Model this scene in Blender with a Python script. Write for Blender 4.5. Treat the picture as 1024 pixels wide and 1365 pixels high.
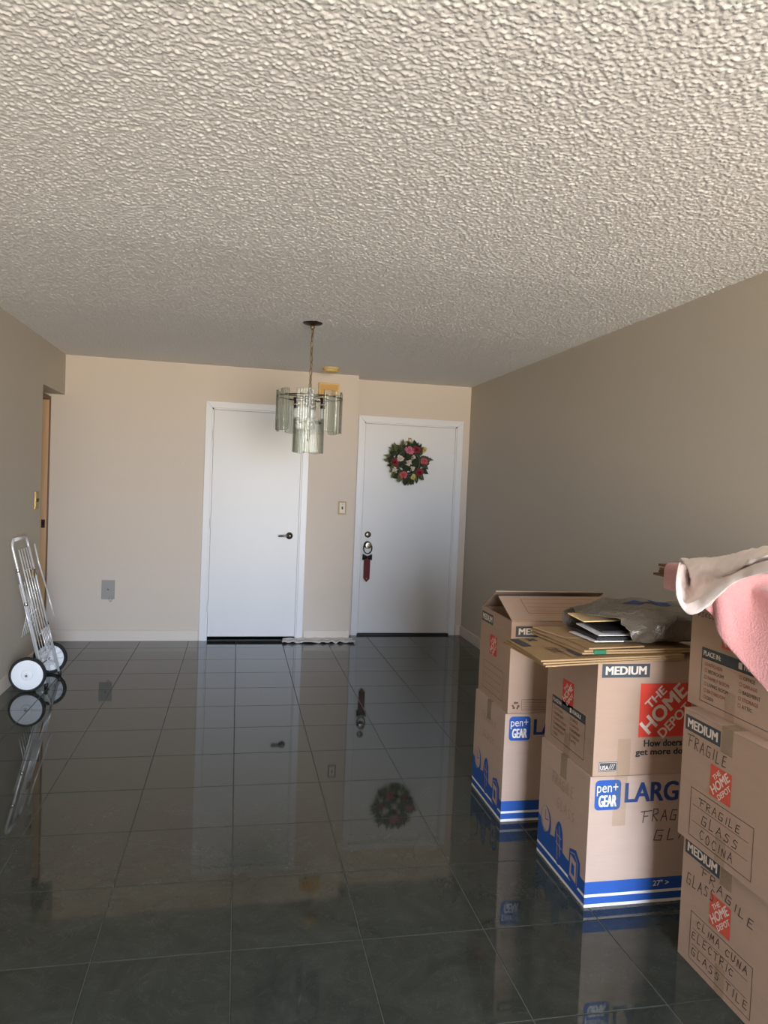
import bpy, bmesh, math, random
import numpy as np
from mathutils import Vector, Matrix, Euler

random.seed(7)
rng = np.random.default_rng(7)
for o in list(bpy.data.objects):
    bpy.data.objects.remove(o, do_unlink=True)
SC = bpy.context.scene
COL = SC.collection

# ------------------------------------------------------------------ camera
cam_d = bpy.data.cameras.new('camera')
cam = bpy.data.objects.new('camera', cam_d)
COL.objects.link(cam)
SC.camera = cam
cam_d.sensor_fit = 'VERTICAL'
cam_d.sensor_height = 36.0
cam_d.lens = 25.4234
cam_d.clip_start = 0.02
right = Vector((0.979438, -0.197412, 0.041579))
up = Vector((-0.033511, 0.044035, 0.998468))
fwd = Vector((0.198941, 0.979331, -0.036514))
M3 = Matrix((right, up, -fwd)).transposed()
cam.matrix_world = Matrix.Translation((0, 0, 1.4392)) @ M3.to_4x4()

# ------------------------------------------------------------------ world, sun, window daylight
W = bpy.data.worlds.new('daylight_sky')
SC.world = W
W.use_nodes = True
wn = W.node_tree
for n in list(wn.nodes):
    wn.nodes.remove(n)
wo = wn.nodes.new('ShaderNodeOutputWorld')
wb = wn.nodes.new('ShaderNodeBackground')
# above the horizon the sky, below it sunlit pale paving as far as one sees from the balcony door
wb.inputs['Strength'].default_value = 1.0
wt = wn.nodes.new('ShaderNodeTexCoord')
wx = wn.nodes.new('ShaderNodeSeparateXYZ')
wn.links.new(wt.outputs['Generated'], wx.inputs[0])
wg = wn.nodes.new('ShaderNodeMath'); wg.operation = 'LESS_THAN'; wg.inputs[1].default_value = 0.0
wn.links.new(wx.outputs['Z'], wg.inputs[0])
wm = wn.nodes.new('ShaderNodeMix'); wm.data_type = 'RGBA'
wm.inputs[6].default_value = (4.2, 4.9, 6.1, 1.0)
wm.inputs[7].default_value = (5.3, 4.75, 4.05, 1.0)
wn.links.new(wg.outputs[0], wm.inputs[0])
wn.links.new(wm.outputs[2], wb.inputs[0])
wn.links.new(wb.outputs[0], wo.inputs[0])

# portal in the opening of the glazed balcony door behind the camera: it only guides the sky's own light
por_d = bpy.data.lights.new('balcony_portal', 'AREA')
por_d.shape = 'RECTANGLE'
por_d.size = 2.22
por_d.size_y = 2.28
por_d.cycles.is_portal = True
por = bpy.data.objects.new('balcony_portal', por_d)
COL.objects.link(por)
por.location = (1.01, -3.32, 1.14)
por.rotation_euler = Vector((0, 1, 0)).to_track_quat('-Z', 'Z').to_euler()

VS = SC.view_settings
VS.view_transform = 'Standard'
VS.look = 'None'
VS.gamma = 1.0
VS.use_curve_mapping = False
VS.exposure = 2.9

# ------------------------------------------------------------------ materials
def srgb(r, g, b):
    f = lambda c: (c / 12.92) if c <= 0.04045 else ((c + 0.055) / 1.055) ** 2.4
    return (f(r / 255), f(g / 255), f(b / 255), 1.0)

MATS = {}
def mat(name, col, rough=0.6, metal=0.0, vary=0.0, vscale=6.0, bump=0.0, bscale=60.0, spec=0.5, coat=0.0,
        stretch=None, sheen=0.0, detail=3.0):
    """Principled material with optional colour mottling and fine relief, all in object space."""
    m = bpy.data.materials.new(name)
    m.use_nodes = True
    nt = m.node_tree
    b = nt.nodes['Principled BSDF']
    b.inputs['Base Color'].default_value = col
    b.inputs['Roughness'].default_value = rough
    b.inputs['Metallic'].default_value = metal
    b.inputs['Specular IOR Level'].default_value = spec
    b.inputs['Coat Weight'].default_value = coat
    if sheen:
        b.inputs['Sheen Weight'].default_value = sheen
    if vary or bump:
        tc = nt.nodes.new('ShaderNodeTexCoord')
        mp = nt.nodes.new('ShaderNodeMapping')
        if stretch:
            mp.inputs['Scale'].default_value = stretch
        nt.links.new(tc.outputs['Object'], mp.inputs[0])
    if vary:
        nz = nt.nodes.new('ShaderNodeTexNoise')
        nz.inputs['Scale'].default_value = vscale
        nz.inputs['Detail'].default_value = detail
        nt.links.new(mp.outputs[0], nz.inputs['Vector'])
        mx = nt.nodes.new('ShaderNodeMix')
        mx.data_type = 'RGBA'
        mx.inputs[6].default_value = tuple(max(0, c * (1 - vary)) for c in col[:3]) + (1,)
        mx.inputs[7].default_value = tuple(min(1, c * (1 + vary)) for c in col[:3]) + (1,)
        nt.links.new(nz.outputs[0], mx.inputs[0])
        nt.links.new(mx.outputs[2], b.inputs['Base Color'])
    if bump:
        nb = nt.nodes.new('ShaderNodeTexNoise')
        nb.inputs['Scale'].default_value = bscale
        nb.inputs['Detail'].default_value = 3.0
        nt.links.new(mp.outputs[0], nb.inputs['Vector'])
        bp = nt.nodes.new('ShaderNodeBump')
        bp.inputs['Strength'].default_value = 1.0
        bp.inputs['Distance'].default_value = bump
        nt.links.new(nb.outputs[0], bp.inputs['Height'])
        nt.links.new(bp.outputs[0], b.inputs['Normal'])
    MATS[name] = m
    return m

mat('wall_cream', srgb(208, 195, 180), 0.55, vary=0.02, vscale=2.0, bump=0.0006, bscale=45)
mat('wall_greige', srgb(192, 183, 168), 0.6, vary=0.02, vscale=2.0, bump=0.0006, bscale=45)
mat('trim_white', srgb(224, 224, 225), 0.35, vary=0.015, vscale=5)
mat('door_white', srgb(220, 220, 220), 0.38, vary=0.025, vscale=4.0, bump=0.0004, bscale=18, stretch=(1, 1, 0.35))
mat('baseboard_paint', srgb(216, 204, 190), 0.4, vary=0.015)
mat('grout', srgb(96, 97, 92), 0.95, vary=0.25, vscale=14, spec=0.1)
mat('dark_void', srgb(14, 12, 11), 0.9)  # black stands in for the gloom inside closed spaces and the latch hole
mat('threshold_dark', srgb(30, 29, 28), 0.5, vary=0.2)
mat('jamb_wood', srgb(202, 164, 122), 0.5, vary=0.16, vscale=9, stretch=(6, 6, 0.5), bump=0.0003, bscale=40)
mat('jamb_wood_dark', srgb(116, 80, 46), 0.5, vary=0.2, vscale=9, stretch=(6, 6, 0.5))
mat('kraft', srgb(176, 148, 127), 0.8, vary=0.05, vscale=7, bump=0.0004, bscale=30, spec=0.25, stretch=(1, 1, 6))
mat('kraft_pale', srgb(188, 163, 146), 0.8, vary=0.05, vscale=7, bump=0.0004, bscale=30, spec=0.25, stretch=(1, 1, 6))
mat('kraft_tan', srgb(168, 139, 102), 0.85, vary=0.09, vscale=9, bump=0.0004, bscale=35, spec=0.2)
mat('kraft_shaded', srgb(112, 86, 62), 0.95, vary=0.2, vscale=60)  # sheets under the towel: their shadow is put into the brown
mat('print_slate', srgb(66, 70, 74), 0.7)
mat('print_cream', srgb(222, 205, 188), 0.75)
mat('print_red', srgb(214, 62, 42), 0.7, vary=0.05)
mat('print_red_worn', srgb(206, 84, 62), 0.75, vary=0.12, vscale=30)
mat('print_black', srgb(44, 40, 40), 0.75)
mat('print_brown', srgb(96, 74, 58), 0.8)
mat('print_faint', srgb(166, 134, 106), 0.8)
mat('print_blue', srgb(32, 82, 160), 0.65)
mat('print_blue_dark', srgb(34, 62, 118), 0.65)
mat('print_white', srgb(236, 228, 222), 0.7)
mat('print_red_text', srgb(150, 84, 66), 0.75)
mat('marker_ink', srgb(74, 60, 54), 0.6)
mat('chrome', srgb(210, 210, 208), 0.18, metal=1.0)
mat('zinc', srgb(236, 236, 234), 0.3, metal=0.35, vary=0.06, vscale=40)
mat('nickel_dark', srgb(120, 112, 100), 0.28, metal=1.0)
mat('brass', srgb(168, 146, 100), 0.4, metal=1.0)
mat('brass_old', srgb(128, 108, 76), 0.45, metal=0.6, vary=0.2, vscale=50)
mat('bronze_dark', srgb(52, 38, 30), 0.5, metal=0.5, vary=0.2)
mat('rubber', srgb(26, 26, 27), 0.7, bump=0.0004, bscale=120)
mat('plastic_white', srgb(236, 238, 240), 0.35)
mat('plastic_cream', srgb(214, 206, 190), 0.45)
mat('plastic_yellowed', srgb(214, 186, 116), 0.5, vary=0.06)
mat('chime_orange', srgb(206, 152, 70), 0.5, vary=0.1, vscale=20)
mat('plate_grey', srgb(150, 148, 143), 0.5, metal=0.0, vary=0.05)
mat('black_plastic', srgb(24, 24, 25), 0.5)
mat('ribbon_maroon', srgb(92, 18, 28), 0.7, bump=0.0004, bscale=90)
mat('ribbon_black', srgb(26, 22, 24), 0.6)
mat('leaf_dark', srgb(44, 56, 34), 0.6, vary=0.3, vscale=30)
mat('leaf_olive', srgb(92, 98, 52), 0.6, vary=0.25, vscale=30)
mat('petal_red', srgb(126, 16, 38), 0.65, vary=0.2, vscale=40)
mat('petal_pink', srgb(194, 104, 128), 0.65, vary=0.15, vscale=40)
mat('petal_coral', srgb(184, 84, 90), 0.65, vary=0.15, vscale=40)
mat('petal_white', srgb(208, 196, 184), 0.65, vary=0.08, vscale=40)
mat('petal_yellow', srgb(196, 180, 110), 0.65, vary=0.1, vscale=40)
mat('towel_pink', srgb(198, 141, 138), 0.95, vary=0.06, vscale=60, bump=0.003, bscale=210, spec=0.1, sheen=0.4)
mat('cotton_white', srgb(248, 232, 226), 0.9, vary=0.02, vscale=20, bump=0.0006, bscale=300, spec=0.15, sheen=0.2)
mat('paper_white', srgb(226, 224, 222), 0.6)
mat('paper_black', srgb(30, 30, 34), 0.6)
mat('manila', srgb(214, 180, 128), 0.7, vary=0.04)
mat('green_print', srgb(26, 110, 72), 0.6)
mat('rug_fabric', srgb(214, 208, 204), 0.95, vary=0.08, vscale=40, bump=0.003, bscale=120, spec=0.1)
mat('aluminium', srgb(190, 190, 188), 0.4, metal=0.9)

def node_mat(name):
    m = bpy.data.materials.new(name)
    m.use_nodes = True
    MATS[name] = m
    return m, m.node_tree, m.node_tree.nodes['Principled BSDF']

# glossy dark green-grey floor tile with faint cloudy veins
m, nt, b = node_mat('floor_tile')
tc = nt.nodes.new('ShaderNodeTexCoord')
oi = nt.nodes.new('ShaderNodeObjectInfo')
cmb = nt.nodes.new('ShaderNodeVectorMath'); cmb.operation = 'SCALE'
cmb.inputs[0].default_value = (37.0, 61.0, 13.0)
nt.links.new(oi.outputs['Random'], cmb.inputs['Scale'])
ad = nt.nodes.new('ShaderNodeVectorMath'); ad.operation = 'ADD'
nt.links.new(tc.outputs['Object'], ad.inputs[0]); nt.links.new(cmb.outputs[0], ad.inputs[1])
n1 = nt.nodes.new('ShaderNodeTexNoise'); n1.inputs['Scale'].default_value = 6.0; n1.inputs['Detail'].default_value = 8
n1.inputs['Roughness'].default_value = 0.65; n1.inputs['Distortion'].default_value = 1.2
nt.links.new(ad.outputs[0], n1.inputs['Vector'])
cr = nt.nodes.new('ShaderNodeValToRGB')
cr.color_ramp.elements[0].position = 0.34; cr.color_ramp.elements[0].color = srgb(46, 51, 47)
cr.color_ramp.elements[1].position = 0.70; cr.color_ramp.elements[1].color = srgb(60, 66, 61)
nt.links.new(n1.outputs[0], cr.inputs[0])
n2 = nt.nodes.new('ShaderNodeTexNoise'); n2.inputs['Scale'].default_value = 9.0; n2.inputs['Detail'].default_value = 4
n2.inputs['Distortion'].default_value = 2.5
nt.links.new(ad.outputs[0], n2.inputs['Vector'])
mt = nt.nodes.new('ShaderNodeMath'); mt.operation = 'SUBTRACT'; mt.inputs[1].default_value = 0.5
nt.links.new(n2.outputs[0], mt.inputs[0])
ab = nt.nodes.new('ShaderNodeMath'); ab.operation = 'ABSOLUTE'; nt.links.new(mt.outputs[0], ab.inputs[0])
rp = nt.nodes.new('ShaderNodeMapRange'); rp.inputs[1].default_value = 0.0; rp.inputs[2].default_value = 0.012
rp.inputs[3].default_value = 0.30; rp.inputs[4].default_value = 0.0
nt.links.new(ab.outputs[0], rp.inputs[0])
mx = nt.nodes.new('ShaderNodeMix'); mx.data_type = 'RGBA'; mx.inputs[7].default_value = srgb(86, 93, 86)
nt.links.new(rp.outputs[0], mx.inputs[0]); nt.links.new(cr.outputs[0], mx.inputs[6])
nt.links.new(mx.outputs[2], b.inputs['Base Color'])
b.inputs['Roughness'].default_value = 0.035
b.inputs['IOR'].default_value = 1.52

# popcorn plaster (the lumps themselves are geometry)
mat('popcorn_plaster', srgb(238, 236, 233), 0.92, bump=0.0010, bscale=260, spec=0.12)

def glassy(name, tint, gloss_fac, diff_fac, rough=0.05, flutes=0.0, fres=1.0):
    m = bpy.data.materials.new(name)
    m.use_nodes = True
    nt = m.node_tree
    for n in list(nt.nodes):
        nt.nodes.remove(n)
    out = nt.nodes.new('ShaderNodeOutputMaterial')
    tr = nt.nodes.new('ShaderNodeBsdfTransparent'); tr.inputs[0].default_value = tint
    gl = nt.nodes.new('ShaderNodeBsdfGlossy'); gl.inputs['Roughness'].default_value = rough
    df = nt.nodes.new('ShaderNodeBsdfDiffuse'); df.inputs[0].default_value = srgb(226, 230, 222)
    m1 = nt.nodes.new('ShaderNodeMixShader'); m1.inputs[0].default_value = diff_fac
    m2 = nt.nodes.new('ShaderNodeMixShader')
    lw = nt.nodes.new('ShaderNodeFresnel'); lw.inputs[0].default_value = 1.5
    ml = nt.nodes.new('ShaderNodeMath'); ml.operation = 'MULTIPLY_ADD'; ml.inputs[1].default_value = fres; ml.inputs[2].default_value = gloss_fac
    ml.use_clamp = True
    nt.links.new(lw.outputs[0], ml.inputs[0])
    nt.links.new(tr.outputs[0], m1.inputs[1]); nt.links.new(df.outputs[0], m1.inputs[2])
    nt.links.new(ml.outputs[0], m2.inputs[0])
    nt.links.new(m1.outputs[0], m2.inputs[1]); nt.links.new(gl.outputs[0], m2.inputs[2])
    if flutes:
        tc = nt.nodes.new('ShaderNodeTexCoord')
        nz = nt.nodes.new('ShaderNodeTexNoise'); nz.inputs['Scale'].default_value = 90; nz.inputs['Detail'].default_value = 3
        nt.links.new(tc.outputs['Object'], nz.inputs['Vector'])
        bp = nt.nodes.new('ShaderNodeBump'); bp.inputs['Distance'].default_value = flutes
        nt.links.new(nz.outputs[0], bp.inputs['Height'])
        nt.links.new(bp.outputs[0], gl.inputs['Normal'])
    nt.links.new(m2.outputs[0], out.inputs[0])
    MATS[name] = m
    return m

glassy('chandelier_glass', srgb(246, 249, 244), 0.05, 0.09, 0.10, 0.002, 0.8)
glassy('window_glass', (1, 1, 1, 1), 0.0, 0.0, 0.0)
glassy('packing_tape', srgb(249, 246, 238), 0.02, 0.05, 0.3, 0.0, 0.15)

# grey plastic bag
m, nt, b = node_mat('bag_plastic')
b.inputs['Base Color'].default_value = srgb(98, 89, 78)
b.inputs['Roughness'].default_value = 0.3
b.inputs['Coat Weight'].default_value = 0.3
tc = nt.nodes.new('ShaderNodeTexCoord')
nz = nt.nodes.new('ShaderNodeTexNoise'); nz.inputs['Scale'].default_value = 16; nz.inputs['Detail'].default_value = 4; nz.inputs['Distortion'].default_value = 1.5
nt.links.new(tc.outputs['Object'], nz.inputs['Vector'])
bp = nt.nodes.new('ShaderNodeBump'); bp.inputs['Distance'].default_value = 0.012
nt.links.new(nz.outputs[0], bp.inputs['Height']); nt.links.new(bp.outputs[0], b.inputs['Normal'])

# ------------------------------------------------------------------ object helpers
ORG = {}
def finish(name, me, material, parent=None, smooth=False):
    o = bpy.data.objects.new(name, me)
    COL.objects.link(o)
    if material and not me.materials:
        me.materials.append(MATS[material])
    if parent is not None:
        org = ORG.get(parent, Vector((0, 0, 0)))
        if org.length > 0:
            me.transform(Matrix.Translation(-org))
        o.parent = parent
        ORG[o] = org
    if smooth:
        me.polygons.foreach_set('use_smooth', [True] * len(me.polygons))
    me.update()
    return o

def tag(o, label, cat, group=None):
    o['label'] = label
    o['category'] = cat
    if group:
        o['group'] = group
    return o

def struct(o):
    o['kind'] = 'structure'
    return o

def thing(name, label, cat, loc=(0, 0, 0), group=None):
    o = bpy.data.objects.new(name, None)
    COL.objects.link(o)
    o.empty_display_size = 0.05
    o.location = loc
    ORG[o] = Vector(loc)
    if label:
        tag(o, label, cat, group)
    return o

class MB:
    def __init__(s):
        s.v = []; s.f = []
    def add(s, vs, fs):
        k = len(s.v)
        s.v += [tuple(v) for v in vs]
        s.f += [tuple(i + k for i in f) for f in fs]
        return s
    def box(s, lo, hi):
        (a, b, c), (d, e, f) = lo, hi
        return s.add([(a, b, c), (d, b, c), (d, e, c), (a, e, c), (a, b, f), (d, b, f), (d, e, f), (a, e, f)],
                     [(3, 2, 1, 0), (4, 5, 6, 7), (0, 1, 5, 4), (1, 2, 6, 5), (2, 3, 7, 6), (3, 0, 4, 7)])
    def hexa(s, P):
        return s.add(P, [(3, 2, 1, 0), (4, 5, 6, 7), (0, 1, 5, 4), (1, 2, 6, 5), (2, 3, 7, 6), (3, 0, 4, 7)])
    def tube(s, pts, r, n=8, closed=False, caps=True):
        P = [Vector(p) for p in pts]
        N = len(P)
        rr = r if isinstance(r, (list, tuple)) else [r] * N
        vs = []; fs = []
        ref = None
        for i in range(N):
            if closed:
                t = (P[(i + 1) % N] - P[i - 1]).normalized()
            else:
                t = (P[min(i + 1, N - 1)] - P[max(i - 1, 0)]).normalized()
            if ref is None:
                ref = Vector((0, 0, 1)) if abs(t.z) < 0.9 else Vector((1, 0, 0))
            a = (ref - t * ref.dot(t))
            if a.length < 1e-5:
                a = t.orthogonal()
            a.normalize(); ref = a
            b = t.cross(a)
            for k in range(n):
                th = 2 * math.pi * k / n
                vs.append(P[i] + (a * math.cos(th) + b * math.sin(th)) * rr[i])
        for i in range(N if closed else N - 1):
            j = (i + 1) % N
            for k in range(n):
                l = (k + 1) % n
                fs.append((i * n + k, i * n + l, j * n + l, j * n + k))
        if not closed and caps:
            fs.append(tuple(range(n - 1, -1, -1)))
            fs.append(tuple((N - 1) * n + k for k in range(n)))
        return s.add(vs, fs)
    def lathe(s, prof, c, axis='z', n=24, caps=True):
        """prof: list of (radius, height along axis)"""
        c = Vector(c)
        ax = {'x': (Vector((0, 1, 0)), Vector((0, 0, 1)), Vector((1, 0, 0))),
              'y': (Vector((0, 0, 1)), Vector((1, 0, 0)), Vector((0, 1, 0))),
              'z': (Vector((1, 0, 0)), Vector((0, 1, 0)), Vector((0, 0, 1)))}[axis] if isinstance(axis, str) else axis
        u, v, w = ax
        vs = []; fs = []
        for (r, h) in prof:
            for k in range(n):
                th = 2 * math.pi * k / n
                vs.append(c + u * (r * math.cos(th)) + v * (r * math.sin(th)) + w * h)
        for i in range(len(prof) - 1):
            for k in range(n):
                l = (k + 1) % n
                fs.append((i * n + k, i * n + l, (i + 1) * n + l, (i + 1) * n + k))
        if caps and prof[0][0] > 1e-6:
            fs.append(tuple(range(n - 1, -1, -1)))
        if caps and prof[-1][0] > 1e-6:
            fs.append(tuple((len(prof) - 1) * n + k for k in range(n)))
        return s.add(vs, fs)
    def mesh(s, name, bevel=0.0, seg=2):
        me = bpy.data.meshes.new(name)
        me.from_pydata(s.v, [], s.f)
        bm = bmesh.new(); bm.from_mesh(me)
        bmesh.ops.remove_doubles(bm, verts=bm.verts, dist=1e-6)
        bmesh.ops.recalc_face_normals(bm, faces=bm.faces)
        if bevel:
            bmesh.ops.bevel(bm, geom=list(bm.edges), offset=bevel, segments=seg, affect='EDGES', profile=0.6)
        bm.to_mesh(me); bm.free()
        return me
    def build(s, name, material, parent=None, bevel=0.0, smooth=False, seg=2):
        return finish(name, s.mesh(name, bevel, seg), material, parent, smooth)

def bx(name, material, parent, lo, hi, bevel=0.0):
    return MB().box(lo, hi).build(name, material, parent, bevel)

def auto_smooth(o, ang=40):
    me = o.data
    bm = bmesh.new(); bm.from_mesh(me)
    for e in bm.edges:
        if len(e.link_faces) == 2:
            e.smooth = e.calc_face_angle(0) < math.radians(ang)
    for f in bm.faces:
        f.smooth = True
    bm.to_mesh(me); bm.free()
    return o

# text to flat 2D mesh
_TX = {}
def text2d(s, bold=0.0):
    key = (s, bold)
    if key in _TX:
        return _TX[key]
    cu = bpy.data.curves.new('lettering', 'FONT')
    cu.body = s
    cu.size = 1.0
    cu.resolution_u = 3
    o = bpy.data.objects.new('lettering', cu)
    COL.objects.link(o)
    dg = bpy.context.evaluated_depsgraph_get()
    me = bpy.data.meshes.new_from_object(o.evaluated_get(dg))
    V = np.array([v.co[:2] for v in me.vertices]); F = [tuple(p.vertices) for p in me.polygons]
    bpy.data.objects.remove(o, do_unlink=True); bpy.data.curves.remove(cu); bpy.data.meshes.remove(me)
    lo = V.min(0); hi = V.max(0)
    V = (V - lo) / (hi - lo)
    _TX[key] = (V, F, (hi - lo)[0] / (hi - lo)[1])
    return _TX[key]

class Face:
    """a flat printed face: origin at its lower-left corner as one looks at it"""
    def __init__(s, o, u, v):
        s.o = Vector(o); s.u = Vector(u).normalized(); s.v = Vector(v).normalized(); s.n = s.u.cross(s.v)
    def p(s, a, b, off):
        return s.o + s.u * a + s.v * b + s.n * off
    def poly(s, name, polys, material, parent, off=0.0006):
        vs = []; fs = []
        for P in polys:
            k = len(vs)
            vs += [s.p(a, b, off) for a, b in P]
            fs.append(tuple(range(k, k + len(P))))
        me = bpy.data.meshes.new(name)
        me.from_pydata([tuple(v) for v in vs], [], fs)
        return finish(name, me, material, parent)
    def rect(s, name, a0, b0, a1, b1, material, parent, off=0.0006):
        return s.poly(name, [[(a0, b0), (a1, b0), (a1, b1), (a0, b1)]], material, parent, off)
    def frame(s, name, a0, b0, a1, b1, t, material, parent, off=0.0006, rows=()):
        q = lambda x0, y0, x1, y1: [(x0, y0), (x1, y0), (x1, y1), (x0, y1)]
        P = [q(a0, b0, a1, b0 + t), q(a0, b1 - t, a1, b1), q(a0, b0 + t, a0 + t, b1 - t), q(a1 - t, b0 + t, a1, b1 - t)]
        for (x0, x1, y) in rows:
            P.append(q(x0, y - t / 3, x1, y + t / 3))
        return s.poly(name, P, material, parent, off)
    def rrect(s, a0, b0, a1, b1, r, n=5):
        P = []
        for cx, cy, st in ((a1 - r, b0 + r, -90), (a1 - r, b1 - r, 0), (a0 + r, b1 - r, 90), (a0 + r, b0 + r, 180)):
            for k in range(n + 1):
                t = math.radians(st + 90 * k / n)
                P.append((cx + r * math.cos(t), cy + r * math.sin(t)))
        return P
    def text(s, name, body, a, b, w, h, material, parent, off=0.0009, bold=0.0, rot=0.0, shear=0.0):
        V, F, asp = text2d(body)
        if w is None:
            w = h * asp
        vs = []; fs = []
        c, sn = math.cos(rot), math.sin(rot)
        steps = ((0, 0),) if not bold else ((-1, -.5), (-1, .5), (0, 0), (1, -.5), (1, .5))
        for i, (dx, dy) in enumerate(steps):      # heavier strokes: slightly shifted copies of the letters
            k = len(vs)
            for x, y in V:
                x, y = x * w + dx * bold * h * 2, y * h + dy * bold * h * 2
                vs.append(tuple(s.p(a + c * x - sn * y, b + sn * x + c * y, off + 0.00002 * i)))
            fs += [tuple(q + k for q in f) for f in F]
        me = bpy.data.meshes.new(name)
        me.from_pydata(vs, [], fs)
        return finish(name, me, material, parent)
    def strokes(s, name, lines, wd, material, parent, off=0.0010):
        P = []
        for L in lines:
            for (x0, y0), (x1, y1) in zip(L[:-1], L[1:]):
                d = math.hypot(x1 - x0, y1 - y0) or 1e-6
                ex, ey = (x1 - x0) / d * wd * 0.4, (y1 - y0) / d * wd * 0.4
                nx, ny = -(y1 - y0) / d * wd / 2, (x1 - x0) / d * wd / 2
                x0_, y0_, x1_, y1_ = x0 - ex, y0 - ey, x1 + ex, y1 + ey
                P.append([(x0_ + nx, y0_ + ny), (x0_ - nx, y0_ - ny), (x1_ - nx, y1_ - ny), (x1_ + nx, y1_ + ny)])
        vs = []; fs = []
        for i, Q in enumerate(P):
            k = len(vs)
            vs += [tuple(s.p(a, b, off + 0.00001 * (i % 7))) for a, b in Q]
            fs.append((k, k + 1, k + 2, k + 3))
        me = bpy.data.meshes.new(name)
        me.from_pydata(vs, [], fs)
        return finish(name, me, material, parent)
    def hand(s, name, body, a, b, cw, h, wd, material, parent, rise=0.0, jit=0.08, slant=0.12):
        L = []
        r = random.Random(body + str(a))
        x = a
        for ch in body:
            if ch == ' ':
                x += cw * 0.7; continue
            dy = r.uniform(-jit, jit) * h; hs = h * r.uniform(0.88, 1.12)
            for st in GLYPH[ch]:
                L.append([(x + (px + slant * py) * cw, b + (x - a) * rise + dy + py * hs) for px, py in st])
            x += cw * (0.55 if ch == 'I' else 1.0)
        return s.strokes(name, L, wd, material, parent)

GLYPH = {
    'F': [[(.1, 0), (.12, 1)], [(-.25, 1.0), (.9, 1.08)], [(.1, .55), (.55, .58)]],
    'R': [[(.1, 0), (.1, 1), (.55, .98), (.62, .66), (.12, .5), (.66, 0)]],
    'A': [[(.02, 0), (.35, 1), (.68, 0)], [(.14, .38), (.56, .4)]],
    'G': [[(.66, .92), (.15, .95), (.05, .05), (.6, 0), (.64, .45), (.36, .45)]],
    'I': [[(.25, .95), (.22, 0)]],
    'L': [[(.15, 1), (.12, 0), (.6, .04)]],
    'E': [[(.62, .95), (.15, .9), (.1, .02), (.65, .05)], [(.12, .5), (.52, .52)]],
    'S': [[(.62, .9), (.25, .98), (.12, .68), (.55, .42), (.5, .06), (.05, .04)]],
    'C': [[(.66, .85), (.3, .98), (.06, .5), (.28, .02), (.66, .14)]],
    'O': [[(.35, 1), (.08, .6), (.2, .05), (.52, .05), (.64, .55), (.35, 1)]],
    'N': [[(.08, 0), (.1, .95), (.56, .05), (.6, 1)]],
    'T': [[(.34, 0), (.34, .96)], [(0, .96), (.7, 1)]],
    'M': [[(.03, 0), (.12, .9), (.35, .3), (.6, .92), (.68, 0)]],
    'U': [[(.08, 1), (.1, .15), (.35, 0), (.58, .18), (.62, 1)]],
    'K': [[(.1, 0), (.1, 1)], [(.6, .95), (.12, .45), (.64, 0)]],
    'D': [[(.1, 0), (.1, 1), (.52, .8), (.58, .25), (.1, 0)]],
}

# ------------------------------------------------------------------ the room shell
XL, XR, YB, YB2, YF, H = -1.455, 2.195, 6.543, 6.777, -3.2, 2.43
XJ = 1.045                 # where the wall steps back for the entrance
YE = 5.85                  # end of the left wall, doorway beyond it
T = 0.12

floor = struct(bx('floor', 'grout', None, (-2.6, YF - 0.1, -0.12), (XR + 0.2, YB2 + 0.75, -0.0022)))
ORG[floor] = Vector((0, 0, 0))
TS, GX, GY, GAP = 0.4064, 0.0261, 6.2599, 0.0034
tile_meshes = {}
for i in range(-6, 6):
    for j in range(-2, 24):
        x0 = GX + i * TS + GAP / 2; x1 = x0 + TS - GAP
        y1 = GY - j * TS - GAP / 2; y0 = y1 - TS + GAP
        xmin = XL if (y1 + y0) / 2 < YE else -2.4
        ymax = YB2 + 0.02 if x1 > XJ else YB + 0.0
        if -0.30 < (x0 + x1) / 2 < 0.6:
            ymax = YB + 0.06
        a0, a1, b0, b1 = max(x0, xmin), min(x1, XR), max(y0, YF), min(y1, ymax)
        if a1 - a0 < 0.01 or b1 - b0 < 0.01:
            continue
        key = (round(a1 - a0, 4), round(b1 - b0, 4))
        if key not in tile_meshes:
            w, d = key
            mb = MB().box((-w / 2, -d / 2, -0.008), (w / 2, d / 2, 0.0))
            me = mb.mesh('tile', 0.0012, 1)
            me.materials.append(MATS['floor_tile'])
            tile_meshes[key] = me
        o = bpy.data.objects.new('tile', tile_meshes[key])
        COL.objects.link(o)
        o.parent = floor
        o.location = ((a0 + a1) / 2, (b0 + b1) / 2, 0)
        o.rotation_euler = (random.uniform(-1, 1) * 0.0007, random.uniform(-1, 1) * 0.0007, 0)

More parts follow.
